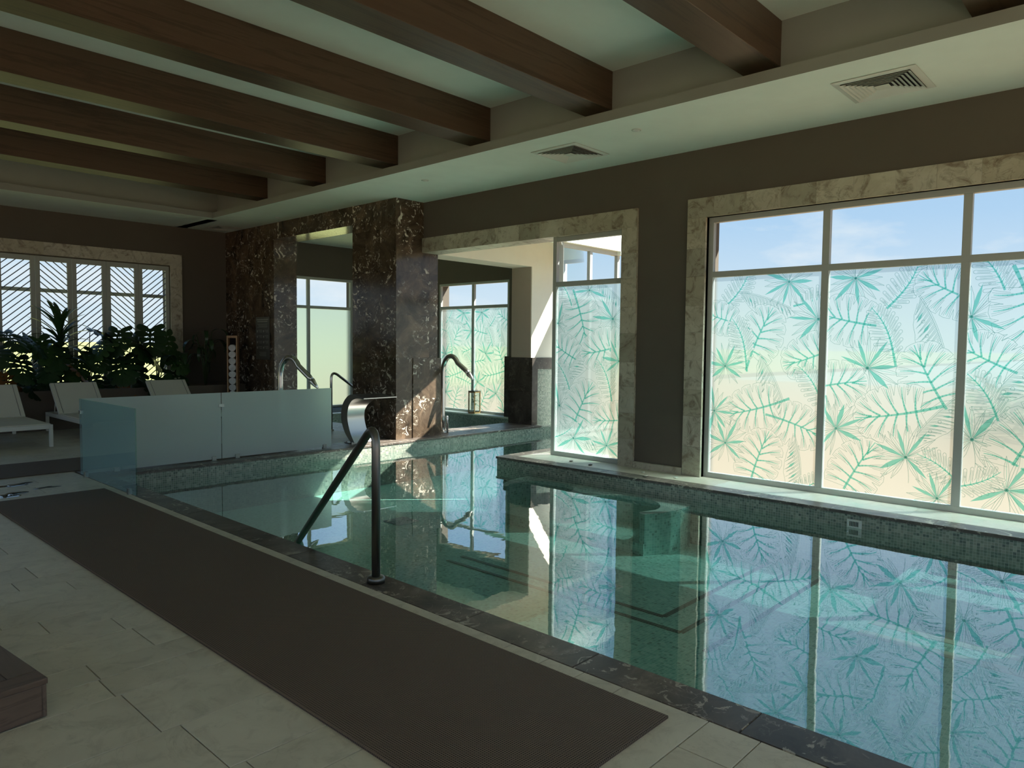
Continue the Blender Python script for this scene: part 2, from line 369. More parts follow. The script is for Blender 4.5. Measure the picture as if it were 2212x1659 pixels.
# ------------------------------------------------------------------ key dimensions (metres)
XW, XG, ZS, ZC, YF = 7.555, 7.60, 3.735, 4.29, 14.55
LX, LY, BX, BY = 6.02, 13.0, 6.2, 13.18
ZW = -.15; ZF = -.62
YB, YP = -4.0, 8.71

def struct(o, label, cat): return tag(o, label, cat, None, 'structure')

# ------------------------------------------------------------------ floor
fl = thing('floor', (0, 0, 0), 'floor of honed cream stone planks around the pool', 'floor', None, 'structure')
b = MB()
b.box(-6, 2.62, YB, YF, -.3, -.012); b.box(2.62, 7.53, 8.92, YF, -.3, -.012); b.box(7.53, 11.09, 13.46, YF, -.3, -.012); b.box(7.53, 10.25, 8.92, 9.29, -.3, -.034)
b.build('screed', 'grout', fl)
b = MB(); b.box(-6, -1.0, YB, YF, -.012, 0); b.box(-1.0, 2.62, YB, .70, -.012, 0); b.box(-1.0, 1.0, 9.24, YF, -.012, 0); b.box(1.0, 7.0, 13.64, YF, -.012, 0)
b.build('outer_paving', 'floor_stone', fl)
def floor_piece(x0, x1, y0, y1, g=.0022, mat='floor_stone', z0=-.012, z1=0., name='floor_tile', parent=None):
    MB().cbox(x0+g, x1-g, y0+g, y1-g, z0, z1+rnd.uniform(-.0004, .0002), .0012).build(name, mat, parent or fl)
rows = [.70, 1.11, 1.325, 1.74, 1.95, 2.16, 2.40, 2.815, 3.24, 3.455, 3.66, 3.97, 4.19, 4.41]
pat = [.41, .21, .20, .31, .21, .21, .40, .22]; i = 0
while rows[-1]+pat[i % 8] < 9.24: rows.append(rows[-1]+pat[i % 8]); i += 1
rows.append(9.24)
fixed = {2.815: 1.08, 3.24: 1.68, 3.455: 1.07, 3.66: 1.38, 4.19: 1.067, 1.11: 2.37, 2.40: 1.15}
for y0, y1 in zip(rows, rows[1:]):
    x = 2.62; w0 = rnd.uniform(.35, .8); cuts = [2.62]
    if y0 in fixed:
        x = fixed[y0]; cuts.append(x)
        while x < 2.62-.9: x += .85; cuts.append(x)
        x = fixed[y0]
    else: x -= w0; cuts.append(x)
    while x > -1.0+.3: x = max(-1., x-rnd.choice([.62, .78, .85, .92])); cuts.append(x)
    cuts = sorted(set(cuts)); cuts[0] = -1.0
    for x0, x1 in zip(cuts, cuts[1:]): floor_piece(x0, x1, y0, y1)
y = 9.24
while y < 13.6:
    x = 1.0
    while x < 6.99:
        x1 = min(7.0, x+rnd.choice([.8, 1.0, 1.2])); x1 = 7.0 if x1 > 6.7 else x1
        floor_piece(x, x1, y, y+.44); x = x1
    y += .44
# dark stone deck behind the glass screen and round the hot tub
deck = thing('floor_2', (7, 10, 0), 'dark marble paving between the pool and the portal', 'floor', None, 'structure')
for yy in (8.92,):
    x = 2.64
    while x < 6.99:
        x1 = min(7.0, x+.85); floor_piece(x, x1, 8.92, 9.24, mat='coping_marble', name='paving_slab', parent=deck); x = x1
for (x0, x1, y0, y1) in [(7.0, 7.74, 10.08, 10.9), (7.0, 7.74, 10.9, 11.75), (7.0, 7.74, 11.75, 12.6), (7.49, 7.74, 12.6, 13.25), (7.86, 8.6, 8.91, 9.5), (8.6, 9.4, 8.91, 9.5), (9.4, 10.15, 8.91, 9.5)]:
    floor_piece(x0, x1, y0, y1, mat='coping_marble', name='paving_slab', parent=deck, z0=-.03)

# ------------------------------------------------------------------ pool shell and water
pool = thing('wall_pool', (5, 3, ZF), 'green mosaic shell of the swimming pool', 'pool', None, 'structure')
b = MB(); b.box(2.60, 11.25, -2.8, 9.0, ZF-.2, ZF); b.build('pool_bed', 'pool_mosaic', pool)
AL = [(6.97, 6.70), (8.2, 6.70), (9.35, 7.55), (11.0, 7.55)]          # inner line of the ledge under window 1 and the bay
b = MB(); b.box(2.63, 2.83, -2.6, 8.91, ZF, -.03); b.box(2.63, 11.0, YP, 8.91, ZF, -.03); b.box(2.63, 7.1, -2.8, -2.6, ZF, -.03)
b.box(6.97, 7.6, -2.6, 6.2, ZF, -.03)
b.prism([(6.97, 6.2), (8.2, 6.2), (9.5, 7.0), (11.0, 7.0), (11, 7.55), (9.35, 7.55), (8.2, 6.70), (6.97, 6.70)], ZF, -.03); b.box(11.0, 11.2, 7.0, 8.91, ZF, -.03)
b.build('pool_side', 'green_mosaic', pool)
b = MB(); b.box(6.15, 6.965, -2.55, 1.63, ZF, -.36); b.build('underwater_bench', 'pool_mosaic', pool, bevel=.02)
b = MB()
for xx in (6.42, 6.68): b.box(xx, xx+.075, -1.2, 1.46, -.361, -.356)
b.build('bench_grille', 'black_mosaic', pool)
b = MB()
for xx in (5.62, 5.90): b.box(xx, xx+.11, -1.6, 1.68, ZF, ZF+.004)
b.build('pale_strip', 'cream_sill', pool)
# two-bay seat below the ledge
def arc(cx, cy_, r, a0, a1, n=14): return [(cx+r*math.cos(R(a0+(a1-a0)*k/n)), cy_+r*math.sin(R(a0+(a1-a0)*k/n))) for k in range(n+1)]
poly = [(6.965, 3.80), (6.965, 6.14)]
poly += [(6.62, 6.12), (6.40, 6.03), (6.25, 5.93), (6.27, 5.86), (6.40, 5.93)]
poly += arc(6.48, 5.55, .42, 60, -85, 16)
poly += [(6.46, 5.04), (6.40, 4.97), (6.46, 4.90)]
poly += arc(6.44, 4.37, .44, 80, -85, 16)
poly += [(6.38, 3.96), (6.27, 4.0), (6.21, 3.955), (6.215, 3.90), (6.40, 3.80), (6.62, 3.765), (6.85, 3.765)]
b = MB(); b.prism(poly, ZF, -.195); b.m[1] = 1; b.build('spa_seat', ['pool_mosaic', 'lit_seat_mosaic'], pool)  # top face painted paler to make up for light missing below the ledge
b = MB(); b.box(6.2, 6.96, 3.9, 6.0, ZF, -.50); b.build('seat_base', 'pool_mosaic', pool)
b = MB()
for (u0, v0) in ((4.91, 2.89), (4.72, 2.63), (4.54, 2.34)):
    b.box(u0, 6.9, v0-.022, v0+.022, ZF, ZF+.004)
    if v0 > 2.5: b.box(u0-.022, u0+.022, v0, 5.2, ZF, ZF+.004)
b.build('inlay_strip', 'black_mosaic', pool)
wt = MB(); wt.prism([(2.83, -2.6), (6.97, -2.6)]+AL+[(11.0, YP), (2.83, YP)], ZW-.004, ZW)
wtr = MB(); wtr.v = wt.v; n = len(AL)+4; wtr.f = [wt.f[1]]; wtr.m = [0]; wtr.sm = [False]
struct(wtr.build('water_pool', 'pool_water'), 'still turquoise water filling the swimming pool', 'water')

# hot tub in the bay
tub = thing('wall_tub', (9, 11, ZF), 'mosaic hot tub beyond the dark marble column', 'hot tub', None, 'structure')
b = MB(); b.box(7.54, 11.2, 9.3, 13.5, ZF-.2, ZF); b.build('tub_bed', 'pool_mosaic', tub)
b = MB(); b.box(7.54, 7.74, 9.5, 13.25, ZF, -.03); b.box(7.54, 10.85, 9.3, 9.5, ZF, -.033); b.box(7.54, 10.85, 13.25, 13.45, ZF, -.012); b.box(10.85, 11.1, 9.3, 13.45, ZF, -.03); b.build('tub_side', 'green_mosaic', tub)
b = MB(); b.prism([(7.74, 9.5), (10.85, 9.5), (10.85, 13.25), (7.74, 13.25)], -.2, -.19); q = MB(); q.v = b.v; q.f = [b.f[1]]; q.m = [0]; q.sm = [False]
struct(q.build('water_tub', 'pool_water'), 'still water in the hot tub under the far windows', 'water')

# coping
cp = thing('trim_1', (2.72, 4, 0), 'dark veined marble coping along the pool edge beside the mat', 'coping', None, 'structure')
cuts = [8.92, 8.05, 7.15, 6.3, 5.45, 4.55, 3.68, 2.81, 2.02, 1.20, .3, -.6, -1.5, -2.6]
for a, c in zip(cuts[1:], cuts): MB().cbox(2.622, 2.838, a+.0008, c-.0008, -.03, .0, .004).build('coping_slab', 'coping_marble', cp)
cp = thing('trim_2', (5, 8.8, 0), 'dark marble coping along the far pool edge under the glass screen', 'coping', None, 'structure')
x = 2.84
while x < 10.24:
    x1 = min(10.25, x+.88); MB().cbox(x+.0008, x1-.0008, 8.70, 8.918, -.03, .0, .004).build('coping_slab', 'coping_marble', cp); x = x1
cp = thing('trim_3', (7.1, 3, 0), 'mottled marble coping along the ledge below the leaf patterned windows', 'coping', None, 'structure')
cuts = [6.71, 5.85, 5.0, 4.12, 3.25, 2.36, 1.5, .6, -.3, -1.2, -2.6]
for a, c in zip(cuts[1:], cuts): MB().cbox(6.955, 7.17, a+.0008, c-.0008, -.03, .0, .004).build('coping_slab', 'coping_marble', cp)
x = 7.17
while x < 8.15:
    MB().cbox(x+.0008, x+.50, 6.50, 6.71, -.03, .0, .004).build('coping_slab', 'coping_marble', cp); x += .5
sl = thing('trim_4', (7.4, 3, 0), 'pale stone sill slabs at the foot of the leaf patterned windows', 'window sill', None, 'structure')
cuts = [6.5, 5.55, 4.6, 3.65, 2.7, 1.75, .8, -.15, -1.2, -2.6]
for a, c in zip(cuts[1:], cuts): MB().cbox(7.171, 7.86, a+.001, c-.001, -.03, .001, .002).build('sill_slab', 'cream_sill', sl)
MB().cbox(7.86, 8.17, 5.6, 6.5, -.03, .001, .002).build('sill_slab', 'cream_sill', sl)
sl = thing('trim_5', (11, 11.5, 0), 'pale stone ledge carrying the lantern beside the hot tub', 'window sill', None, 'structure')
for a in (9.42, 10.4, 11.4, 12.4): MB().cbox(10.84, 11.2, a, a+.998, -.03, .0, .003).build('sill_slab', 'cream_sill', sl)

# ------------------------------------------------------------------ walls
b = MB()
b.box(XW, 7.85, -1.22, 8.93, 2.96, ZC); b.box(XW, 7.85, YB, -1.0, 0, ZC); b.box(XW, 7.85, 4.0, 5.13, 0, 2.96)
struct(b.build('wall_right', 'brown_wall'), 'taupe brown wall with the leaf patterned windows', 'wall')
b = MB(); b.box(-6, 3.0-1.32, YF, YF+.3, 0, ZC); b.box(1.68, 5.86, YF, YF+.3, 2.95, ZC); b.box(1.68, 5.86, YF, YF+.3, 0, .70); b.box(5.86, 7.75, YF, YF+.3, 0, ZC)
b.box(7.75, 10.15, YF, YF+.3, 2.99, ZC); b.box(7.75, 10.15, YF, YF+.3, -.3, -.0); b.box(10.15, 11.5, YF, YF+.3, -.3, ZC)
struct(b.build('wall_far', 'brown_wall'), 'dark brown end wall around the shuttered opening', 'wall')
b = MB(); b.box(-6.3, -6, YB, YF+.3, 0, .25); b.box(-6.3, -6, YB, YF+.3, 3.3, ZC); b.box(-6.3, -6, 13.2, YF+.3, .25, 3.3)
for y in (YB, .2, 4.4, 8.8): b.box(-6.3, -6, y, y+.4, .25, 3.3)
struct(b.build('wall_left', 'brown_wall'), 'brown wall with wide openings on the open side of the hall', 'wall')
b = MB(); b.box(-6.3, -5.0, YB-.3, YB, -.3, ZC); b.box(-5.0, 7.85, YB-.3, YB, 3.0, ZC); struct(b.build('wall_back', 'brown_wall'), 'brown wall behind the viewpoint, open at the pool end', 'wall')
# bay wall with window 2 (plane x = 11.1)
b = MB(); b.box(11.1, 11.4, 9.4, 10.36, -.3, 3.75); b.box(11.1, 11.4, 10.36, 12.55, 2.86, 3.75); b.box(11.1, 11.4, 10.36, 12.55, -.3, 0.0); b.box(11.1, 11.4, 12.55, YF, -.3, 3.75)
struct(b.build('wall_bay', 'brown_wall'), 'brown outer wall of the hot tub bay', 'wall')
# partition between pool bay and hot tub with its opening
b = MB(); b.box(10.16, 11.2, 8.91, 9.41, 1.26, 3.6); b.box(7.86, 10.16, 8.91, 9.41, 2.95, 3.6)
w = b.build('wall_partition', 'cream_wall'); struct(w, 'sunlit cream partition wall over the passage to the hot tub', 'wall')
b = MB(); b.box(10.158, 10.161, 8.915, 9.40, 1.27, 2.95)
b = MB(); b.box(10.155, 10.6, 8.93, 9.412, 1.26, 2.949); b.build('reveal', 'jamb_render', w)
wc = thing('trim_6', (10.3, 9.1, 0), 'dark marble wainscot at the corner of the passage to the hot tub', 'wainscot', None, 'structure')
MB().cbox(10.14, 10.30, 8.86, 9.46, 0, .62, .002).build('marble_slab', 'wainscot_marble', wc); MB().cbox(10.14, 10.30, 8.86, 9.46, .622, 1.262, .002).build('marble_slab', 'wainscot_marble', wc)
MB().cbox(10.30, 10.65, 8.885, 9.0, 1.05, 1.262, .002).build('marble_slab', 'wainscot_marble', wc); MB().cbox(10.65, 11.1, 8.885, 9.0, 1.05, 1.262, .002).build('marble_slab', 'wainscot_marble', wc)
MB().cbox(10.95, 11.12, 9.40, 10.34, -.03, 1.26, .002).build('marble_slab', 'wainscot_marble', wc)
b = MB(); b.box(10.24, 11.2, 8.90, 9.0, -.6, 1.05); b.build('mosaic_panel', 'green_mosaic', wc)

# ceiling
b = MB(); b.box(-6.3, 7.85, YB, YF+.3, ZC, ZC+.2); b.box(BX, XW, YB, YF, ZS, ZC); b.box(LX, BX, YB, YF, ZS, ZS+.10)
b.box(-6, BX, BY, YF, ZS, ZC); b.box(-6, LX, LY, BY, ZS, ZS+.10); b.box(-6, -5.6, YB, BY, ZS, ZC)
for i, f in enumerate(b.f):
    if i % 6 > 1: b.m[i] = 1  # upright faces get a darker paint that stands in for their shade
struct(b.build('ceiling', ['white_ceiling', 'shaded_ceiling']), 'white tray ceiling with a dropped soffit round the edge', 'ceiling')
b = MB(); b.box(7.01, 11.4, 8.91, YF+.3, 3.735, 3.9); b.prism([(7.7, 6.3), (9.4, 7.6), (11.4, 7.6), (11.4, 9.2), (7.6, 9.2)], 3.45, 3.65)
struct(b.build('ceiling_bay', 'white_ceiling'), 'white ceiling over the hot tub bay', 'ceiling')

# stone surrounds
def blocks(tr, axis, a0, a1, step, mk):
    n = max(1, round((a1-a0)/step)); p = a0
    for i in range(n):
        q = a1 if i == n-1 else p+(a1-a0)/n*rnd.uniform(.92, 1.08)
        mk(p+.0006, q-.0006).build('stone_block', 'cream_stone', tr); p = q
def pr(): return rnd.uniform(0, .0015)
t1 = thing('trim_7', (XW, 1.5, 0), 'mottled cream stone surround of the wide leaf patterned window', 'window surround', None, 'structure')
blocks(t1, 'y', -1.22, 4.23, .36, lambda a, c: MB().cbox(7.52-pr(), XG+.03, a, c, 2.96, 3.18, .0015))
blocks(t1, 'z', 0.0, 2.96, .32, lambda a, c: MB().cbox(7.52-pr(), XG+.03, 4.0, 4.23, a, c, .0015))
blocks(t1, 'z', 0.0, 2.96, .32, lambda a, c: MB().cbox(7.52-pr(), XG+.03, -1.22, -1.0, a, c, .0015))
blocks(t1, 'y', 4.235, 4.905, .68, lambda a, c: MB().cbox(7.515, 7.6, a, c, 0.0, .08, .0015))
t2 = thing('trim_8', (XW, 7, 0), 'mottled cream stone lintel and jamb beside the narrow leaf patterned window', 'window surround', None, 'structure')
blocks(t2, 'y', 4.91, 8.925, .40, lambda a, c: MB().cbox(7.52-pr(), 7.87, a, c, 2.945, 3.17, .0015))
blocks(t2, 'z', 0.0, 2.945, .32, lambda a, c: MB().cbox(7.52-pr(), XG+.03, 4.91, 5.13, a, c, .0015))
t3 = thing('trim_9', (4, YF, 0), 'smooth pale stone surround of the shuttered opening', 'window surround', None, 'structure')
blocks(t3, 'x', 1.46, 6.095, .55, lambda a, c: MB().cbox(a, c, 14.5-pr(), 14.60, 2.97, 3.19, .0015))
blocks(t3, 'z', .6, 2.97, .6, lambda a, c: MB().cbox(5.875, 6.095, 14.5-pr(), 14.60, a, c, .0015))

# ------------------------------------------------------------------ dark marble portal
pt = thing('column', (7.4, 9.5, 0), 'dark brown marble column at the corner of the pool', 'column', None, 'structure')
zj = [0.0, .62, 1.28, 1.95, 2.62, 3.29, ZS]
b = MB(); b.box(7.03, 7.84, 8.95, 10.06, 0, ZS); b.build('core', 'wainscot_marble', pt)
g = .0007
for z0, z1 in zip(zj, zj[1:]):
    for x0, x1 in ((7.01, 7.68), (7.68, 7.86)): MB().box(x0+g, x1-g, 8.93, 8.95, z0+g, z1-g).build('marble_slab', 'dark_marble', pt)
    for y0, y1 in ((8.95, 9.33), (9.33, 9.72), (9.72, 10.08)): MB().box(7.01, 7.03, y0+g, y1-g, z0+g, z1-g).build('marble_slab', 'dark_marble', pt)
    MB().box(7.84, 7.86, 8.95, 10.08, z0+g, z1-g).build('marble_slab', 'dark_marble', pt); MB().box(7.03, 7.84, 10.06, 10.08, z0+g, z1-g).build('marble_slab', 'dark_marble', pt)
for (x0, x1, z0, z1) in ((7.34, 7.68, 0, .62), (7.34, 7.68, .621, 1.27), (7.68, 7.93, 0, .62), (7.68, 7.93, .621, 1.27)):
    MB().cbox(x0+g, x1-g, 8.915, 8.93, z0, z1, .0006).build('marble_slab', 'dark_marble', pt)
MB().cbox(7.86, 7.93, 8.93, 9.10, 0, 1.27, .002).build('marble_slab', 'dark_marble', pt)
pw = thing('wall_portal', (7.2, 13.5, 0), 'near black marble wall and lintel of the portal behind the towel rack', 'wall', None, 'structure')
b = MB(); b.box(7.03, 7.47, 12.635, YF, 0, 3.43); b.box(7.03, 7.47, 10.08, YF, 3.45, ZS); b.build('core', 'wainscot_marble', pw)
for z0, z1 in zip([0, .62, 1.28, 1.95, 2.62], [.62, 1.28, 1.95, 2.62, 3.43]):
    for y0, y1 in ((12.635, 13.0), (13.0, 13.6), (13.6, 14.1), (14.1, 14.55)): MB().box(7.01, 7.03, y0+g, y1-g, z0+g, z1-g).build('marble_slab', 'dark_marble', pw)
    MB().box(7.01, 7.49, 12.615, 12.635, z0+g, z1-g).build('marble_slab', 'dark_marble', pw)
yy = [10.08, 10.9, 11.75, 12.6, 13.25, 13.9, 14.55]
for y0, y1 in zip(yy, yy[1:]):
    MB().box(7.01, 7.03, y0+g, y1-g, 3.43, ZS).build('marble_slab', 'dark_marble', pw)
    if y1 < 12.7: MB().box(7.03, 7.49, y0+g, y1-g, 3.43, 3.45).build('marble_slab', 'dark_marble', pw)
MB().box(7.47, 7.49, 10.08, YF, 3.45, ZS).build('marble_slab', 'dark_marble', pw)

# ------------------------------------------------------------------ leaf print (flat film on the panes)
def seg_strip(mb, pts, w0, w1, mi, clip):
    n = len(pts)
    for i in range(n-1):
        a, c = pts[i], pts[i+1]; dx, dy = c[0]-a[0], c[1]-a[1]; l = math.hypot(dx, dy)
        if l < 1e-5 or not clip((a[0]+c[0])/2, (a[1]+c[1])/2): continue
        u0 = w0+(w1-w0)*i/(n-1); u1 = w0+(w1-w0)*(i+1)/(n-1); nx, ny = -dy/l, dx/l; e = .25*min(u0, u1)/l
        a = (a[0]-dx*e, a[1]-dy*e); c = (c[0]+dx*e, c[1]+dy*e)
        mb.add([(a[0]+nx*u0/2, a[1]+ny*u0/2, 0), (a[0]-nx*u0/2, a[1]-ny*u0/2, 0), (c[0]-nx*u1/2, c[1]-ny*u1/2, 0), (c[0]+nx*u1/2, c[1]+ny*u1/2, 0)], [(0, 1, 2, 3)], mi)
def sub(pts, s=.025):
    o = [pts[0]]
    for a, c in zip(pts, pts[1:]):
        n = max(1, int(math.hypot(c[0]-a[0], c[1]-a[1])/s))
        o += [(a[0]+(c[0]-a[0])*k/n, a[1]+(c[1]-a[1])*k/n) for k in range(1, n+1)]
    return o
def curve(a, c, bulge, n=8):
    mx, my = (a[0]+c[0])/2, (a[1]+c[1])/2; dx, dy = c[0]-a[0], c[1]-a[1]; mx -= dy*bulge; my += dx*bulge
    return [(a[0]*(1-t)**2+2*mx*t*(1-t)+c[0]*t*t, a[1]*(1-t)**2+2*my*t*(1-t)+c[1]*t*t) for t in [k/n for k in range(n+1)]]
def lf_monstera(q):
    """returns outline, [(pts, w0, w1, ink)], [filled polys]; unit length along +y"""
    K = 6; lines = []; outl = {1: [], -1: []}
    for s in (1, -1):
        for k in range(K):
            t0 = .02+.80*k/K; ang = R(-25+90*(k/(K-1))**1.05)
            ln = .47*(1-.35*((k-1.6)/4)**2)*(1.0 if k < 5 else .72)
            tip = (s*ln*math.cos(ang), t0+.10+ln*math.sin(ang)*.8)
            wv = .098*(1 if k < 5 else .8); px, py = -math.sin(ang)*s, math.cos(ang)
            a1 = (tip[0]-px*wv*s*s*1.0+q.uniform(-.01, .01), tip[1]-py*wv); a2 = (tip[0]+px*wv*.9, tip[1]+py*wv*.9)
            dn = q.uniform(.62, .86); nt_ = (s*ln*dn*math.cos(ang+.18), t0+.10+.07+ln*dn*math.sin(ang+.18)*.8)
            outl[s] += [a1, (tip[0]+.02*s*math.cos(ang), tip[1]+.02*math.sin(ang)), a2] + ([nt_] if k < K-1 else [])
            vein = curve((0, t0+.03), (tip[0]*.90, t0+.03+(tip[1]-t0-.03)*.90), .10*s, 7)
            lines.append((vein, .032, .009, 0))
            for e in (-.7, -.35, .3, .62):
                f0 = q.uniform(.30, .5)
                p0 = (tip[0]*f0+px*wv*e*f0, t0+.05+(tip[1]-t0-.05)*f0+py*wv*e*f0); p1 = (tip[0]*.96+px*wv*e, tip[1]*.98+py*wv*e)
                lines.append((curve(p0, p1, .06*s, 5), .0035, .003, 1))
    o = [(0, -.02)]+outl[1]+[(0, 1.0)]+outl[-1][::-1]
    lines.append((curve((.05, -.34), (0, .97), .06, 14), .050, .014, 0))
    lines.append((sub(o+[o[0]], .04), .004, .004, 1))
    return o, lines, []
def lf_fan(q):
    lines = []; fills = []; N = 19; o = []
    for k in range(N):
        a = R(-62+304*k/(N-1))+q.uniform(-.05, .05); ln = .60*(1-.22*abs(k-(N-1)/2)/N)*q.uniform(.85, 1.05); w = .036*q.uniform(.8, 1.3)
        d = (math.cos(a), math.sin(a)); nrm = (-d[1], d[0])
        pl = [(0, 0), (d[0]*ln*.45+nrm[0]*w, d[1]*ln*.45+nrm[1]*w), (d[0]*ln*.7+nrm[0]*w*.85, d[1]*ln*.7+nrm[1]*w*.85), (d[0]*ln, d[1]*ln), (d[0]*ln*.7-nrm[0]*w*.85, d[1]*ln*.7-nrm[1]*w*.85), (d[0]*ln*.45-nrm[0]*w, d[1]*ln*.45-nrm[1]*w)]
        o += [(d[0]*ln*.8, d[1]*ln*.8), (d[0]*ln*.62, d[1]*ln*.62)]
        if k % 3 == 1: fills.append(pl)
        else:
            lines.append((sub(pl+[pl[0]], .06), .0042, .0042, 1)); lines.append((sub([(d[0]*.05, d[1]*.05), (d[0]*ln*.9, d[1]*ln*.9)], .08), .007, .003, 0 if k % 2 else 1))
    lines.append((curve((0, 0), (.06, -.45), .08, 8), .008, .006, 1)); fills.append(arc(0, 0, .03, 0, 330, 10))
    return o, lines, fills
def lf_banana(q):
    def C(t): return (.16*math.sin(t*1.9)-.02, -.1+1.15*t)
    lines = []; fills = []; n = 16; left = []; 
    for k in range(n+1):
        t = k/n; c = C(t); w = .36*math.sin(math.pi*min(1, t*.93+.05))**.7+.01
        left.append((c[0]-w+q.uniform(-.012, .012), c[1]-.10+q.uniform(-.01, .01)))
    right = [C(k/n) for k in range(n+1)]
    o = left+right[::-1]
    lines.append((sub(left, .03), .004, .004, 1)); lines.append((right, .005, .004, 1)); lines.append(([(p[0]+.022, p[1]+.004) for p in right], .005, .004, 1))
    for k in range(2, 46):
        t = k/47; c = C(t); i = min(n-1, int(t*n)); e = left[i]; f = q.uniform(.7, .97)
        lines.append((curve((c[0], c[1]), (c[0]+(e[0]-c[0])*f, c[1]+(e[1]-c[1])*f-.02), .06, 5), .0032, .003, 1))
    for k in range(8):
        t = .1+.8*k/8; c = C(t); e = left[int(t*n)]; f0 = q.uniform(.15, .3); f1 = f0+q.uniform(.3, .5)
        p0 = (c[0]+(e[0]-c[0])*f0, c[1]+(e[1]-c[1])*f0); p1 = (c[0]+(e[0]-c[0])*f1, c[1]+(e[1]-c[1])*f1-.03); dx, dy = p1[0]-p0[0], p1[1]-p0[1]
        if k % 2: fills.append([p0, ((p0[0]*.4+p1[0]*.6)-dy*.13, (p0[1]*.4+p1[1]*.6)+dx*.13), p1, ((p0[0]*.4+p1[0]*.6)+dy*.13, (p0[1]*.4+p1[1]*.6)-dx*.13)])
        else: lines.append((arc((p0[0]+p1[0])/2, (p0[1]+p1[1])/2, .026, 0, 360, 10), .004, .004, 1))
    return o, lines, fills
def lf_lobed(q):
    lines = []; fills = []; o = {1: [], -1: []}; n = 9
    def C(t): return (.14*math.sin(t*2.4), t)
    for s in (1, -1):
        for k in range(n):
            t = .06+.86*k/n; c = C(t); ln = .30*math.sin(math.pi*(.16+.78*t))+.03; a = R(18+36*t); d = (s*math.cos(a), math.sin(a)); nr = (-d[1]*s, d[0]*s); w = .034
            tip = (c[0]+d[0]*ln, c[1]+d[1]*ln)
            lobe = [(c[0]+d[0]*.05-nr[0]*w*.9, c[1]+d[1]*.05-nr[1]*w*.9), (c[0]+d[0]*ln*.6-nr[0]*w*.75, c[1]+d[1]*ln*.6-nr[1]*w*.75)]
            lobe += [(tip[0]+w*.8*(d[0]*math.cos(b_)+nr[0]*math.sin(b_))-d[0]*w, tip[1]+w*.8*(d[1]*math.cos(b_)+nr[1]*math.sin(b_))-d[1]*w) for b_ in [R(x) for x in (-90, -45, 0, 45, 90)]]
            lobe += [(c[0]+d[0]*ln*.6+nr[0]*w*.75, c[1]+d[1]*ln*.6+nr[1]*w*.75), (c[0]+d[0]*.05+nr[0]*w*.9, c[1]+d[1]*.05+nr[1]*w*.9)]
            o[s] += lobe[1:-1]
            lines.append((sub(lobe, .05), .004, .004, 1))
            for f in (-.35, .35): lines.append(([(c[0]+d[0]*ln*.25+nr[0]*w*f, c[1]+d[1]*ln*.25+nr[1]*w*f), (c[0]+d[0]*ln*.8+nr[0]*w*f, c[1]+d[1]*ln*.8+nr[1]*w*f)], .003, .003, 1))
            lines.append(([c, (c[0]+d[0]*.085, c[1]+d[1]*.085)], .016, .003, 0))
            if k % 3 == 0: lines.append((arc(c[0]+d[0]*ln*.5, c[1]+d[1]*ln*.5, .014, 0, 360, 8), .0035, .0035, 1))
    lines.append(([C(-.12+1.1*k/16) for k in range(17)], .042, .012, 0))
    return o[1]+[C(.98)]+o[-1][::-1], lines, fills
LF = {'m': lf_monstera, 'f': lf_fan, 'b': lf_banana, 'l': lf_lobed}
def inside(px, py, poly):
    r = False; j = len(poly)-1
    for i in range(len(poly)):
        xi, yi = poly[i]; xj, yj = poly[j]
        if (yi > py) != (yj > py) and px < (xj-xi)*(py-yi)/(yj-yi)+xi: r = not r
        j = i
    return r
def leaf_print(w, h, lay, seed):
    q = random.Random(seed); mb = MB(); L_ = []
    for (kind, cx_, cy_, size, rot) in lay:
        o, ln, fi = LF[kind](q); c_, s_ = math.cos(R(rot))*size, math.sin(R(rot))*size; oy = .45 if kind != 'f' else 0
        T = lambda p: (cx_*w+(p[0])*c_-(p[1]-oy)*s_, cy_*h+(p[0])*s_+(p[1]-oy)*c_)
        L_.append(([T(p) for p in o], [([T(p) for p in l], a*size, b_*size, ink) for l, a, b_, ink in ln], [[T(p) for p in f] for f in fi]))
    boxes = [(min(p[0] for p in o), max(p[0] for p in o), min(p[1] for p in o), max(p[1] for p in o)) for o, _, _ in L_]
    for i, (o, ln, fi) in enumerate(L_):
        later = [(L_[j][0], boxes[j]) for j in range(i+1, len(L_)) if not (boxes[j][0] > boxes[i][1]+.3 or boxes[j][1] < boxes[i][0]-.3 or boxes[j][2] > boxes[i][3]+.3 or boxes[j][3] < boxes[i][2]-.3)]
        def clip(x, y):
            if not (.003 < x < w-.003 and .003 < y < h-.003): return False
            for pl, bb in later:
                if bb[0] < x < bb[1] and bb[2] < y < bb[3] and inside(x, y, pl): return False
            return True
        for l, a, b_, ink in ln: seg_strip(mb, sub(l, .05), max(a, .0032), max(b_, .0028), ink, clip)
        for f in fi:
            mx = sum(p[0] for p in f)/len(f); my = sum(p[1] for p in f)/len(f)
            if clip(mx, my):
                f2 = [(min(max(p[0], .002), w-.002), min(max(p[1], .002), h-.002)) for p in f]
                mb.add([(p[0], p[1], 0) for p in f2], [tuple(range(len(f2)))], 0)
    return mb
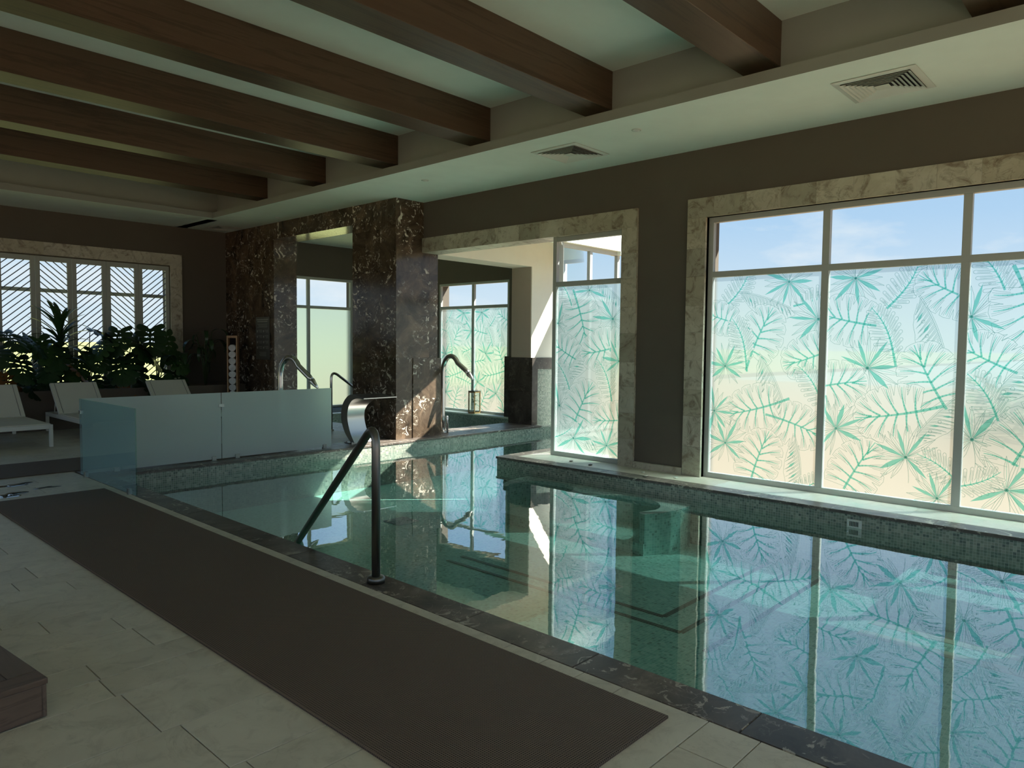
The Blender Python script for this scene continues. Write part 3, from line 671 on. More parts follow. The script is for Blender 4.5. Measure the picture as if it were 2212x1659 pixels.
LAYS = [
 [('l', .20, .93, .52, -30), ('b', .50, .86, .55, 80), ('f', .72, .96, .50, 150), ('l', .98, .90, .50, -60), ('m', .05, .80, .40, 70), ('f', .98, .78, .55, 20), ('m', .48, .72, .56, -25), ('l', .26, .66, .55, 25), ('f', .14, .55, .44, 10), ('m', .90, .60, .52, 110), ('b', .58, .46, .62, 35), ('l', .92, .46, .50, 40), ('m', .40, .34, .56, 105), ('f', .04, .32, .48, -60), ('m', .86, .27, .50, -110), ('m', .50, .12, .54, -20), ('f', .16, .16, .48, 5), ('b', .82, .08, .52, 15), ('l', .93, .02, .4, -50)],
 [('l', .14, .92, .55, 35), ('f', .52, .97, .52, 180), ('b', .86, .92, .58, 60), ('f', .02, .78, .52, -30), ('f', .88, .80, .60, 170), ('m', .42, .76, .64, 195), ('m', .10, .62, .50, 60), ('b', .36, .54, .62, 150), ('m', .70, .62, .60, 100), ('f', .98, .56, .50, 10), ('l', .12, .42, .58, 35), ('l', .76, .44, .55, 30), ('f', .06, .28, .56, 0), ('m', .44, .30, .64, -28), ('m', .86, .22, .52, 95), ('b', .64, .08, .6, 100), ('f', .30, .09, .56, 0), ('l', .04, .12, .5, -60), ('f', .82, .07, .46, 10)],
 [('f', .22, .96, .5, 170), ('l', .56, .92, .55, -25), ('m', .90, .90, .5, 60), ('m', .12, .78, .54, 75), ('l', .44, .70, .55, 30), ('b', .80, .72, .58, 30), ('f', .34, .56, .56, 0), ('m', .80, .54, .58, 25), ('m', .10, .48, .54, -80), ('m', .52, .36, .60, 100), ('f', .10, .28, .5, 20), ('b', .88, .34, .55, 150), ('m', .30, .12, .55, -30), ('f', .66, .18, .54, 0), ('l', .92, .12, .5, 60), ('f', .90, .02, .44, 0)],
]
PRINTS = {}
def get_print(w, h, k):
    key = (round(w, 2), round(h, 2), k)
    if key not in PRINTS: PRINTS[key] = leaf_print(w, h, LAYS[k % 3], 11+k)
    return PRINTS[key]

# ------------------------------------------------------------------ windows
def window(name, ax, P, u, z0, z1, zt, label, low='print', depth=.06, fw=.06, tw=.065, mw=.072, top='clear', flip=False, k0=0, frame='white_frame', lows=None):
    """ax 'x': plane x=P, glass runs along y; ax 'y': plane y=P, runs along x. room side is the low side of the axis (high side if flip)"""
    u0, u1 = u[0], u[-1]; base = (P, (u0+u1)/2, z0) if ax == 'x' else ((u0+u1)/2, P, z0)
    w = thing(name, base, label, 'window', None, 'structure')
    def bx(a0, a1, d0, d1, c0, c1, **kw): 
        return MB().box(d0, d1, a0, a1, c0, c1, **kw) if ax == 'x' else MB().box(a0, a1, d0, d1, c0, c1, **kw)
    f = MB()
    for a0, a1, c0, c1 in ((u0, u0+fw, z0, z1), (u1-fw, u1, z0, z1), (u0+fw, u1-fw, z0, z0+fw), (u0+fw, u1-fw, z1-fw, z1)):
        q = bx(a0, a1, P, P+depth, c0, c1); f.add(q.v, q.f)
    f.build('frame', frame, w, bevel=.003)
    if zt: bx(u0+fw, u1-fw, P, P+depth, zt, zt+tw).build('transom', frame, w, bevel=.003)
    edges = [u0+fw]+[x for c in u[1:-1] for x in (c-mw/2, c+mw/2)]+[u1-fw]
    for c in u[1:-1]:
        bx(c-mw/2, c+mw/2, P+.001, P+depth-.001, z0+fw, z1-fw).build('mullion', frame, w, bevel=.003)
    rf = {'x': 5 if flip else 4, 'y': 3 if flip else 2}[ax]
    for i in range(0, len(edges), 2):
        a0, a1 = edges[i], edges[i+1]; m0, m1 = P+depth/2-.004, P+depth/2+.004
        if zt:
            bx(a0, a1, m0, m1, zt+tw, z1-fw).build('clear_pane', ['clear_glass', 'glass_edge'], w) if False else bx(a0, a1, m0, m1, zt+tw, z1-fw, mi=1, fm={rf: 0}).build('clear_pane', ['clear_glass', 'pane_back'], w)
        zt_ = zt if zt else z1-fw
        lo = lows[i//2] if lows else low
        if lo == 'clear': bx(a0, a1, m0, m1, z0+fw, zt_, mi=1, fm={rf: 0}).build('clear_pane', ['clear_glass', 'pane_back'], w)
        else:
            pn = bx(a0, a1, m0, m1, z0+fw, zt_, mi=1, fm={rf: 0}).build('frosted_pane', ['frosted_film' if lo != 'plain' else 'frosted_plain', 'pane_back'], w)
            if lo == 'print':
                W, H = a1-a0, zt_-z0-fw; pm = get_print(W, H, k0+i//2); q = MB(); q.f = pm.f; q.m = pm.m; q.sm = pm.sm
                e = m0-.002
                q.v = [(e, a1-p[0], z0+fw+p[1]) if ax == 'x' else (a0+p[0], e, z0+fw+p[1]) for p in pm.v]
                o = q.build('leaf_print', ['teal_ink', 'grey_ink'], pn); o['label'] = 'teal line drawing of tropical leaves'
    return w
window('window_1', 'x', XG, [-1.0, .23, 1.465, 2.70, 4.0], 0., 2.96, 2.285, 'wide white framed window with teal tropical leaves on frosted panes', k0=0, lows=['print']*4)
window('window_2', 'x', XG, [5.13, 6.29], 0., 2.945, 2.285, 'narrow leaf patterned window panel between stone jamb and pool bay', k0=1)
window('window_3', 'x', 11.1, [10.36, 11.45, 12.55], 0., 2.86, 2.285, 'leaf patterned window behind the lantern in the hot tub bay', k0=2, fw=.05)
window('window_4', 'y', YF, [7.85, 8.94, 10.12], -.02, 2.99, 2.277, 'plain frosted window seen through the dark marble portal', low='plain')
window('window_5', 'y', 14.9, [1.2, 6.7], .60, 3.05, 2.35, 'clear window behind the slatted shutters', low='clear', frame='white_frame')
# glazed end of the pool bay
window('window_6', 'x', 11.0, [7.62, 7.87, 8.91], 0., 3.14, 2.285, 'glazing at the end of the pool bay, frosted below and clear above', low='plain', fw=.07)
window('window_7', 'y', 7.58, [9.35, 10.2, 11.06], 0., 3.2, 2.285, 'glazing on the side of the pool bay, frosted below and clear above', low='plain', flip=True, fw=.07)
g_ = thing('window_8', (8.5, 6.95, 0), 'slanting glazing beside the narrow leaf patterned window', 'window', None, 'structure')
b = MB(); d = Vector((1.65, 1.27, 0)).normalized(); nrm = Vector((-d.y, d.x, 0)); p0 = Vector((7.68, 6.31, 0)); p1 = Vector((9.35, 7.58, 0))
def slab(a, c, t, z0, z1): return [tuple(x) for z in (z0, z1) for x in ((a-nrm*t)+Vector((0, 0, z)), (c-nrm*t)+Vector((0, 0, z)), (c+nrm*t)+Vector((0, 0, z)), (a+nrm*t)+Vector((0, 0, z)))]
bf = [(0, 3, 2, 1), (4, 5, 6, 7), (0, 1, 5, 4), (2, 3, 7, 6), (3, 0, 4, 7), (1, 2, 6, 5)]
MB().add(slab(p0, p1, .004, 2.35, 3.14), bf, 0).build('clear_pane', ['pane_back'], g_)
q = MB().add(slab(p0, p1, .004, .06, 2.29), bf, 1); q.m[3] = 0; q.build('frosted_pane', ['frosted_plain', 'pane_back'], g_)
MB().add(slab(p0, p1, .025, 2.285, 2.35), bf).build('transom', 'white_frame', g_)
b.add(slab(p0, p1, .025, 0, .06), bf).add(slab(p0, p1, .025, 3.14, 3.2), bf).add(slab(p1-d*.05, p1+d*.05, .05, 0, 3.2), bf); b.build('frame', 'white_frame', g_)
b = MB(); b.box(10.98, 11.1, 7.5, 8.93, 3.14, 3.45); b.box(9.3, 11.12, 7.5, 7.66, 3.2, 3.45); b.add(slab(p0, p1, .06, 3.2, 3.45), bf)
struct(b.build('trim_10', 'white_ceiling'), 'white header band over the glazing of the pool bay', 'header')

# ------------------------------------------------------------------ outside
b = MB(); b.box(7.85, 8.50, -5.5, 5.5, 3.57, 3.75); struct(b.build('sun_blocker', 'white_ceiling'), 'white roof slab, unseen, added outside to keep sun off the upper panes', 'blocker')  # unseen overhang added so no sun stripe falls through the clear panes
b = MB(); b.box(7.86, 40, -60, 7.0, -.45, -.40); b.box(11.42, 40, 7.0, 24, -.45, -.40); b.box(-60, 7.86, -60, YB-.02, -.45, -.40); b.box(-60, -6.32, YB-.02, YF+.3, -.45, -.40); struct(b.build('ground_terrace', 'tan_ground'), 'sandy ground outside the leaf patterned windows', 'ground')
b = MB(); b.box(-500, 11.41, YF+.31, 900, -.5, -.42).box(11.41, 500, 24.1, 900, -.5, -.42); struct(b.build('ground_lawn', 'lawn'), 'sunlit yellow green lawn beyond the shutters', 'lawn')
b = MB(); b.box(-400, 500, -300, 700, -.9, -.8); struct(b.build('ground_far', 'sea'), 'blue water far beyond the terrace', 'sea')
# ------------------------------------------------------------------ timber beams
BL = ['timber ceiling beam closest to the shuttered end wall', 'second timber ceiling beam from the shuttered end wall', 'third timber ceiling beam from the shuttered end wall', 'fourth timber ceiling beam from the shutters, ending above the marble column end of the lip',
      'timber ceiling beam meeting the lip between the two nearer air vents', 'timber ceiling beam ending just beside the air vent above the wide window', 'timber ceiling beam whose end shows in the top corner by the soffit', 'timber ceiling beam overhead behind the viewpoint']
for k, yb in enumerate([11.339, 9.597, 7.858, 6.117, 4.375, 2.630, .886, -.86]):
    b = MB(); b.box(-5.6, BX+.001, yb, yb+.335, 3.9, ZC)
    o = b.build('ceiling_beam', 'beam_wood', org=(0, yb+.17, 3.9)); tag(o, BL[k], 'beam', 'timber beams under the tray ceiling')
    md = o.modifiers.new('edge', 'BEVEL'); md.width = .004; md.segments = 1

# ------------------------------------------------------------------ vents, spotlights
def vent(cx_, cy_, s, label):
    t = thing('air_vent', (cx_, cy_, ZS), label, 'vent', 'square air diffusers in the soffit')
    z = ZS; h = s/2
    MB().box(cx_-h+.05, cx_+h-.05, cy_-h+.05, cy_+h-.05, z-.003, z-.001).build('plenum', 'vent_dark', t)
    def ring(a, b_, za, zb, th=.0015):
        q = MB(); vs = []
        for r, zz in ((a, za), (b_, zb), (b_, zb-th), (a, za-th)): vs += [(cx_-r, cy_-r, zz), (cx_+r, cy_-r, zz), (cx_+r, cy_+r, zz), (cx_-r, cy_+r, zz)]
        fs = []
        for lv in range(4):
            for i in range(4): j = (i+1) % 4; n = (lv+1) % 4; fs.append((lv*4+i, lv*4+j, n*4+j, n*4+i))
        return q.add(vs, fs)
    ring(h, h-.055, z-.004, z-.010, .004).build('frame', 'vent_white', t)
    for i in range(6):
        a = h-.052-i*.034
        ring(a-.034, a-.001, z-.004, z-.024).build('blade', 'vent_white', t)
    MB().box(cx_-h+.27, cx_+h-.27, cy_-h+.27, cy_+h-.27, z-.022, z-.018).build('centre_plate', 'vent_white', t)
vent(6.72, 1.955, .65, 'square air vent in the soffit above the wide leaf window')
vent(6.72, 5.325, .65, 'square air vent in the soffit above the narrow leaf window')
vent(6.68, 13.9, .56, 'small looking square air vent in the dark far corner of the soffit')
for (x, y, lb) in ((6.454, 4.242, 'tiny round spotlight in the soffit between the two nearer air vents'), (6.54, 7.70, 'tiny round spotlight in the soffit before the marble column'), (6.74, 11.99, 'tiny round spotlight in the soffit over the portal')):
    t = thing('spotlight', (x, y, ZS), lb, 'spotlight', 'recessed spotlights in the soffit')
    MB().lathe([(.052, 0), (.052, -.006), (.034, -.010), (.034, -.004)], (x, y, ZS), 20).build('trim_ring', 'vent_white', t)
    MB().lathe([(.033, -.003), (.030, -.012), (.012, -.016)], (x, y, ZS), 16).build('lens', 'white_plastic', t)

# ------------------------------------------------------------------ shutters
SH = [(5.29, 5.85, 1), (4.733, 5.283, -1), (4.175, 4.725, 1), (3.612, 4.166, -1), (3.05, 3.604, 1), (2.49, 3.043, -1), (1.93, 2.483, 1)]
SL = ['slatted shutter leaf at the stone jamb next to the drooping plant', 'second slatted shutter leaf from the stone jamb, slats falling to the right', 'middle slatted shutter leaf, slats rising to the right', 'fourth slatted shutter leaf from the jamb, behind the spiky dracaena',
      'fifth slatted shutter leaf from the jamb, above the lounger with a cut off end', 'sixth slatted shutter leaf from the jamb, beyond the picture edge', 'seventh slatted shutter leaf from the jamb, outside the picture']
for (x0, x1, s), lb in zip(SH, SL):
    t = thing('shutter_leaf', ((x0+x1)/2, 14.53, .66), lb, 'shutter', 'folding slatted shutters in the end wall')
    y0, y1, z0, z1, fw = 14.51, 14.555, .665, 2.945, .068
    b = MB()
    for q in ((x0, x0+fw, z0, z1), (x1-fw, x1, z0, z1), (x0+fw, x1-fw, z0, z0+.085), (x0+fw, x1-fw, z1-.085, z1)): b.box(q[0], q[1], y0, y1, q[2], q[3])
    b.build('frame', 'shutter_white', t, bevel=.003)
    a0, a1, c0, c1 = x0+fw, x1-fw, z0+.085, z1-.085; W = a1-a0; th = .019
    rise = .9*W; n = int((c1-c0+rise)/.107)+1
    for i in range(n):
        zl = c0-rise+.05+i*.107          # height at the low end
        def cl(px, pz): return (px, min(max(pz, c0-.01), c1+.01))
        P_ = []
        for f in (0, .25, .5, .75, 1): P_.append((a0-.004+(W+.008)*f if s > 0 else a1+.004-(W+.008)*f, zl+rise*f))
        top = [(x, z+th/2) for x, z in P_]; bot = [(x, z-th/2) for x, z in P_]
        # clip to the opening by parameter
        def zcut(f): return zl+rise*f
        f0 = max(0, (c0-th/2-zl)/rise); f1 = min(1, (c1+th/2-zl)/rise)
        if f1-f0 < .03: continue
        X = lambda f: (a0-.004+(W+.008)*f) if s > 0 else (a1+.004-(W+.008)*f)
        pl = [(X(f0), zcut(f0)-th/2), (X(f1), zcut(f1)-th/2), (X(f1), zcut(f1)+th/2), (X(f0), zcut(f0)+th/2)]
        if s < 0: pl = pl[::-1]
        MB().prism(pl, 14.526, 14.540, plane='xz').build('slat', 'slat_blue', t)

# ------------------------------------------------------------------ glass screen round the pool corner
def screen_panel(label, x0, x1, y0, y1, mat, clips, hi=None):
    t = thing('glass_screen', ((x0+x1)/2, (y0+y1)/2, .0), label, 'glass screen', 'glass screen panels at the pool corner')
    MB().box(x0, x1, y0, y1, .014, .854, mi=1, fm=({2: 0} if y1-y0 < .1 else {4: 0})).build('pane', [mat, 'glass_edge'], t)
    for c in clips: MB().cbox(*c, .004).build('clip', 'clip_grey', t)
    if hi: MB().cbox(*hi, .003).build('joining_clip', 'white_plastic', t)
ya, yb = 8.925, 8.937
screen_panel('frosted glass screen panel in front of the white loungers and towel rack', 2.63, 4.216, ya, yb, 'frosted_screen', [(2.95, 3.01, ya-.012, yb+.012, 0, .05), (4.09, 4.145, ya-.012, yb+.012, 0, .052)], (4.185, 4.255, ya-.01, yb+.01, .672, .710))
screen_panel('frosted glass screen panel ending by the steel waterfall', 4.224, 5.84, ya, yb, 'frosted_screen', [(4.40, 4.455, ya-.012, yb+.012, 0, .052), (5.70, 5.755, ya-.012, yb+.012, 0, .052)])
screen_panel('see-through bluish glass panel standing end-on beside the brown mat', 2.607, 2.619, 7.31, 8.925, 'hazy_glass', [(2.595, 2.631, 8.745, 8.79, 0, .06), (2.595, 2.631, 7.475, 7.52, 0, .06), (2.597, 2.629, 8.87, 8.922, .69, .73)])

# ------------------------------------------------------------------ mats
tag(MB().cbox(1.543, 2.525, 1.455, 7.92, .0005, .013, .003).build('woven_mat', 'mat_weave'), 'long dark brown woven non-slip mat along the pool edge', 'mat')
tag(MB().cbox(.6, 4.9, 9.235, 10.245, .0005, .012, .003).build('woven_mat', 'mat_weave'), 'brown woven mat running across behind the glass screen', 'mat')

# ------------------------------------------------------------------ handrails and jets
t = thing('handrail', (2.71, 3.65, 0), 'dark steel handrail bending down into the pool at the near coping', 'handrail')
MB().tube(bend([(2.71, 3.65, .012), (2.71, 3.65, 1.015), (3.2, 5.42, -.2), (3.36, 6.0, -.61)], .10, 10), .0272, 18).build('rail', 'dark_steel', t)
MB().lathe([(.056, .001), (.056, .030), (.050, .040), (.028, .043)], (2.71, 3.65, 0), 28).build('flange', 'dark_steel', t)
t = thing('handrail', (6.95, 10.62, 0), 'slim steel handrail in the portal by the hot tub', 'handrail')
MB().tube(bend([(6.95, 10.62, .005), (6.95, 10.62, 1.04), (7.95, 10.62, .36), (8.1, 10.62, -.3)], .09, 10), .0215, 14).build('rail', 'steel', t)
MB().lathe([(.045, .001), (.045, .02), (.022, .024)], (6.95, 10.62, 0), 20).build('flange', 'steel', t)
def spout(px, py, tx, ty, label, top, tipz, r):
    t = thing('swan_neck_jet', (px, py, 0), label, 'water jet', 'swan neck water jets')
    dx, dy = tx-px, ty-py
    P_ = lambda f, z: (px+dx*f, py+dy*f, z)
    path = [P_(0, .005), P_(0, .3), P_(0, .6), P_(0, top-.27)]
    for k in range(1, 13):
        a = math.pi*k/12*.80; path.append(P_(.27*(1-math.cos(a)), top-.27+.27*math.sin(a)))
    path.append(P_(.78, tipz+(top-tipz)*.36)); path.append(P_(.86, tipz+(top-tipz)*.22))
    MB().tube(path, [r]*len(path), 18).build('pipe', 'steel', t)
    MB().tube([P_(.84, tipz+(top-tipz)*.255), P_(.86, tipz+(top-tipz)*.22), P_(.95, tipz+(top-tipz)*.08), P_(1., tipz)], [r*1.1, r*1.12, r*.75, r*.5], 18, flat=[1, 1, .8, .45]).build('nozzle', 'steel', t)
    MB().lathe([(r*1.9, .001), (r*1.9, .018), (r*1.02, .024)], (px, py, 0), 24).build('flange', 'steel', t)
    return t
spout(5.20, 9.20, 5.40, 8.58, 'steel swan neck water jet rising behind the frosted glass screen', 1.29, .885, .040)
t = spout(8.17, 9.14, 8.19, 8.42, 'steel swan neck water jet at the right foot of the marble column', 1.30, .925, .040)
MB().lathe([(.022, .001), (.022, .27), (.016, .285)], (8.235, 9.10, 0), 14).build('side_pipe', 'steel', t)

# steel cascade
t = thing('waterfall_spout', (6.5, 9.1, 0), 'curved stainless steel cascade with a flat lip at the foot of the marble column', 'waterfall')
def cas(s, back):
    if back: P_ = [(9.12, .012), (9.27, .16), (9.35, .36), (9.31, .56), (9.17, .70), (9.02, .735), (8.88, .715), (8.74, .695)]
    else: P_ = [(9.02, .012), (9.12, .16), (9.185, .36), (9.155, .53), (9.07, .63), (8.97, .672), (8.87, .684), (8.74, .681)]
    f = s*(len(P_)-1); i = min(int(f), len(P_)-2); u = f-i
    p = [P_[max(i-1, 0)], P_[i], P_[i+1], P_[min(i+2, len(P_)-1)]]
    return tuple(.5*((2*p[1][k])+(-p[0][k]+p[2][k])*u+(2*p[0][k]-5*p[1][k]+4*p[2][k]-p[3][k])*u*u+(-p[0][k]+3*p[1][k]-3*p[2][k]+p[3][k])*u**3) for k in (0, 1))
def xl(s): return 6.30-.03*s
def xr(s): return 6.62-.02*math.sin(math.pi*min(1, s*1.6))+.26*max(0, (s-.38)/.62)**1.1
N = 40; b = MB()
vs = []
for i in range(N+1):
    s = i/N; o_, n_ = cas(s, True), cas(s, False)
    vs += [(xl(s), o_[0], o_[1]), (xr(s), o_[0], o_[1]), (xr(s), n_[0], n_[1]), (xl(s), n_[0], n_[1])]
fs = [(i*4+k, (i+1)*4+k, (i+1)*4+(k+1) % 4, i*4+(k+1) % 4) for i in range(N) for k in range(4)]
b.add(vs, [f for j, f in enumerate(fs) if j % 4 in (0, 2)], 0, True).add(vs, [f for j, f in enumerate(fs) if j % 4 in (1, 3)]+[(0, 1, 2, 3), (N*4+3, N*4+2, N*4+1, N*4)], 0, False)
b.build('cascade_body', 'brushed_steel', t)
bp_ = MB().cbox(6.24, 6.70, 9.0, 9.19, .001, .012, .003).build('base_plate', 'brushed_steel', t)
for (x, y) in ((6.265, 9.02), (6.675, 9.02), (6.265, 9.17), (6.675, 9.17)): MB().lathe([(.011, .0125), (.011, .022), (.005, .026)], (x, y, 0), 8).build('bolt', 'steel', bp_)

# ------------------------------------------------------------------ loungers
def lounger(x0, y0, label, w=.72, L_=2.0):
    t = thing('sun_lounger', (x0+w/2, y0+L_/2, 0), label, 'sun lounger', 'white sun loungers before the shutters')
    x1, y1 = x0+w, y0+L_; b = MB(); k = .045
    b.box(x0, x0+k, y0, y1, .255, .315).box(x1-k, x1, y0, y1, .255, .315).box(x0+k, x1-k, y0, y0+k, .255, .315).box(x0+k, x1-k, y1-k, y1, .255, .315).box(x0+k, x1-k, y0+1.3, y0+1.3+.03, .26, .30)
    b.build('frame', 'lounger_metal', t, bevel=.004)
    for (a, c) in ((x0, y0), (x1-k, y0), (x0, y1-k), (x1-k, y1-k)): MB().box(a, a+k, c, c+k, 0.001, .256).build('leg', 'lounger_metal', t, bevel=.004)
    MB().box(x0+.03, x1-.03, y0+.01, y0+1.33, .316, .330).build('seat_sling', 'sling_fabric', t, bevel=.004)
    j = Vector((0, y0+1.33, .322)); e = Vector((0, y0+1.80, .785)); d = (e-j).normalized(); n = Vector((0, -d.z, d.y))
    def bar(a, c, s0, s1, n0, n1):
        vs = []
        for nn in (n0, n1):
            for (x, s) in ((a, s0), (c, s0), (c, s1), (a, s1)):
                p = j+(e-j)*s+n*nn; vs.append((x, p.y, p.z))
        return vs
    bf = [(0, 3, 2, 1), (4, 5, 6, 7), (0, 1, 5, 4), (2, 3, 7, 6), (3, 0, 4, 7), (1, 2, 6, 5)]
    f = MB()
    for q in ((x0+.015, x0+.05, 0, 1), (x1-.05, x1-.015, 0, 1), (x0+.05, x1-.05, .955, 1), (x0+.05, x1-.05, 0, .045)): f.add(bar(*q, -.02, .012), bf)
    f.build('back_frame', 'lounger_metal', t, bevel=.003)
    sl_ = MB().add(bar(x0+.022, x1-.022, .005, .995, .013, .022), bf).build('back_sling', 'sling_fabric', t)
    for xx in (x0+.075, x1-.08): 
        q = MB().add(bar(xx, xx+.005, .01, .99, .0225, .0245), bf); q.build('seam', 'slat_blue', sl_)
    for xx in (x0+.06, x1-.06): MB().tube([(xx, y0+1.62, .60), (xx, y0+1.73, .31)], .009, 8).build('strut', 'lounger_metal', t)
lounger(2.335, 11.60, 'white sun lounger cut off by the left picture edge, nearest the camera side')
lounger(3.50, 11.70, 'white sun lounger partly behind the see-through end glass panel')
lounger(4.99, 11.70, 'white sun lounger behind the frosted screen, only its backrest showing')

# ------------------------------------------------------------------ planter and plants
t = thing('planter', (4, 14.1, 0), 'long low brown planter under the shutters', 'planter')
b = MB(); b.box(1.0, 7.0, 13.74, 13.82, 0, .66).box(1.0, 7.0, 14.42, 14.49, 0, .66).box(1.0, 1.08, 13.82, 14.42, 0, .66).box(6.92, 7.0, 13.82, 14.42, 0, .66); b.build('trough', 'planter_render', t, bevel=.006)
MB().grid(lambda u, v: (1.08+5.84*u, 13.82+.60*v, .60+.02*math.sin(31*u)*math.cos(7*v)), 60, 6).build('soil', 'soil', t)
def monstera_mesh(name, q, mat):
    """split leaf with slits and holes, about unit length, in the xy plane with a droop"""
    b = MB(); K = 6
    def lift(x, y): return (x, y, -.30*x*x*1.6-.22*max(0, y-.25)**2+.10*abs(x))
    for s in (1, -1):
        for k in range(K):
            t0 = .02+.84*k/K; a = R(-32+96*k/(K-1)); ln = .50*(1-.28*((k-1.8)/4)**2)*(1 if k < 5 else .70)
            w = .100; d = (s*math.cos(a), math.sin(a)*.95); pr_ = (-math.sin(a)*s, math.cos(a))
            rows_ = [(0, .45), (.18, .62), (.34, 1.05), (.62, 1.05), (.80, .98), (.93, .82), (1.0, .35)]
            vs = []
            for f, ww in rows_:
                ww *= w*q.uniform(.92, 1.02); c = (d[0]*ln*f, t0+.06+d[1]*ln*f)
                for e in (-1, 0, 1):
                    p = lift(c[0]+pr_[0]*ww*e*(1 if s > 0 else 1), c[1]+pr_[1]*ww*e); vs.append((p[0], p[1], p[2]+(.012 if e == 0 else 0)))
            fs = []
            for r_ in range(len(rows_)-1):
                for c in range(2): i0 = r_*3+c; fs.append((i0, i0+1, i0+4, i0+3) if s > 0 else (i0, i0+3, i0+4, i0+1))
            b.add(vs, fs, 0, True)
    vs = []
    for k in range(9):
        y = -.02+1.02*k/8
        for e in (-.045, 0, .045): x = e*(1-.75*k/8); p = lift(x, y); vs.append((p[0], p[1], p[2]-.004))
    b.add(vs, [(r_*3+c, r_*3+c+1, r_*3+c+4, r_*3+c+3) for r_ in range(8) for c in range(2)], 0, True)
    return b.mesh(name, mat)
qr = random.Random(5)
LM = [monstera_mesh('leaf', qr, 'leaf_dark') for _ in range(4)]+[monstera_mesh('leaf', qr, 'leaf_mid'), monstera_mesh('leaf', qr, 'leaf_brown')]
def place(me, t, loc, yaw, pitch, roll, size):
    o = bpy.data.objects.new('leaf', me); COL.objects.link(o); o.parent = t
    o.matrix_local = Matrix.Translation(Vector(loc)) @ Matrix.Rotation(yaw, 4, 'Z') @ Matrix.Rotation(pitch, 4, 'X') @ Matrix.Rotation(roll, 4, 'Y') @ Matrix.Scale(size*(1.15 if me in LM else 1.), 4)
    return o
def monstera(x, y, label, leaves, seed):
    q = random.Random(seed); t = thing('monstera_plant', (x, y, .60), label, 'plant', 'split leaf plants in the long planter')
    for (dx, dz, yaw, pitch, size) in leaves:
        dy = q.uniform(-.22, .02); top = Vector((dx, dy, dz))
        mid = Vector((dx*.35+q.uniform(-.04, .04), dy*.4, dz*.62)); path = [(mid*2*u*(1-u)+top*u*u) for u in [k/8 for k in range(9)]]
        b = MB(); b.tube([tuple(p+Vector((x, y, .60))) for p in path], [.012-.006*k/8 for k in range(9)], 6); b.build('stem', 'stem_green', t)
        place(LM[5] if q.random() < .04 else LM[4] if q.random() < .15 else LM[q.randrange(4)], t, top, R(yaw+q.uniform(-15, 15)), R(pitch), R(q.uniform(-20, 20)), size)
monstera(2.95, 14.05, 'split leaf plant at the left picture edge behind the cut off lounger', [(.05, 1.02, -160, -35, .42), (.32, .95, -120, -40, .42), (.22, .62, 175, -50, .45), (-.1, .75, 160, -30, .45), (.30, .30, -140, -45, .42), (.05, .35, 180, -55, .40), (-.25, 1.0, 120, -30, .40), (.42, .78, -80, -20, .36)], 1)
monstera(3.62, 14.0, 'split leaf plant hanging over the planter edge below the spiky dracaena', [(-.12, .92, -170, -48, .46), (.05, .80, 165, -50, .44), (.16, .34, -175, -62, .46), (-.10, .28, 170, -70, .44), (.3, .5, -130, -40, .40), (.02, .55, 150, -40, .42), (-.18, .12, 180, -80, .45)], 2)
monstera(4.25, 14.05, 'split leaf plant arching up between the dracaena and the middle shutters', [(.0, 1.10, -90, -25, .44), (.25, 1.02, -60, -30, .44), (.10, .70, 160, -40, .42), (-.2, .60, 150, -45, .44), (.35, .22, -150, -50, .36), (.05, .25, 170, -50, .38)], 3)
monstera(4.82, 14.0, 'split leaf plant with the densest dark leaves before the fourth shutter', [(-.12, 1.08, 150, -60, .44), (.10, .98, -150, -45, .52), (.25, .80, -120, -50, .48), (-.05, .62, 170, -55, .50), (.12, .55, -165, -65, .46), (.0, .22, 180, -45, .36), (.3, .12, -140, -50, .34), (-.28, .9, 110, -40, .42)], 4)
monstera(5.42, 14.05, 'split leaf plant with holed leaves against the shutter at the stone jamb', [(-.12, 1.12, 165, -62, .50), (.16, 1.05, -165, -66, .50), (.0, .82, -120, -40, .46), (.22, .70, -140, -50, .44), (.25, .32, -160, -55, .42), (.0, .22, 175, -60, .40)], 6)
def strap(name, Ln, W, droop, mat, fold=.2, n=12):
    b = MB(); vs = []
    for k in range(n+1):
        u = k/n; w = W*(math.sin(math.pi*(u*.93+.05))**.6)*.5; ang = R(droop)*u**1.3; 
        y = Ln*u*(math.sin(ang)/ang if ang > .01 else 1); z = -Ln*u*((1-math.cos(ang))/ang if ang > .01 else 0)
        vs += [(-w, y, z+w*fold*2), (0, y, z), (w, y, z+w*fold*2)]
    b.add(vs, [(r_*3+c, r_*3+c+1, r_*3+c+4, r_*3+c+3) for r_ in range(n) for c in range(2)], 0, True)
    return b.mesh(name, mat)
DM = [strap('leaf', .62, .085, 40, 'leaf_mid'), strap('leaf', .60, .080, 65, 'leaf_dark'), strap('leaf', .68, .085, 85, 'leaf_dark')]
def dracaena(x, y, h, n, label, seed, sc=1.):
    q = random.Random(seed); t = thing('dracaena_plant', (x, y, .60), label, 'plant')
    b = MB(); b.tube([(x, y, .58), (x-.01, y, .6+h*.5), (x, y, .6+h)], [.022, .02, .016], 8); b.build('stem', 'stem_green', t)
    for k in range(n):
        u = k/n; a = k*2.39996; zz = h-.55*u*sc+.06; p = 76-62*u+q.uniform(-6, 6)
        place(DM[0 if u < .4 else 1 if u < .7 else 2], t, (.01*math.cos(a), .01*math.sin(a), zz), a, R(p), 0, sc*q.uniform(.85, 1.1))
dracaena(3.82, 13.98, 1.02, 34, 'tall spiky dracaena with strap leaves before the shutters', 3)
dracaena(4.05, 13.92, .22, 14, 'small low dracaena tuft just behind the middle lounger back', 8, .55)
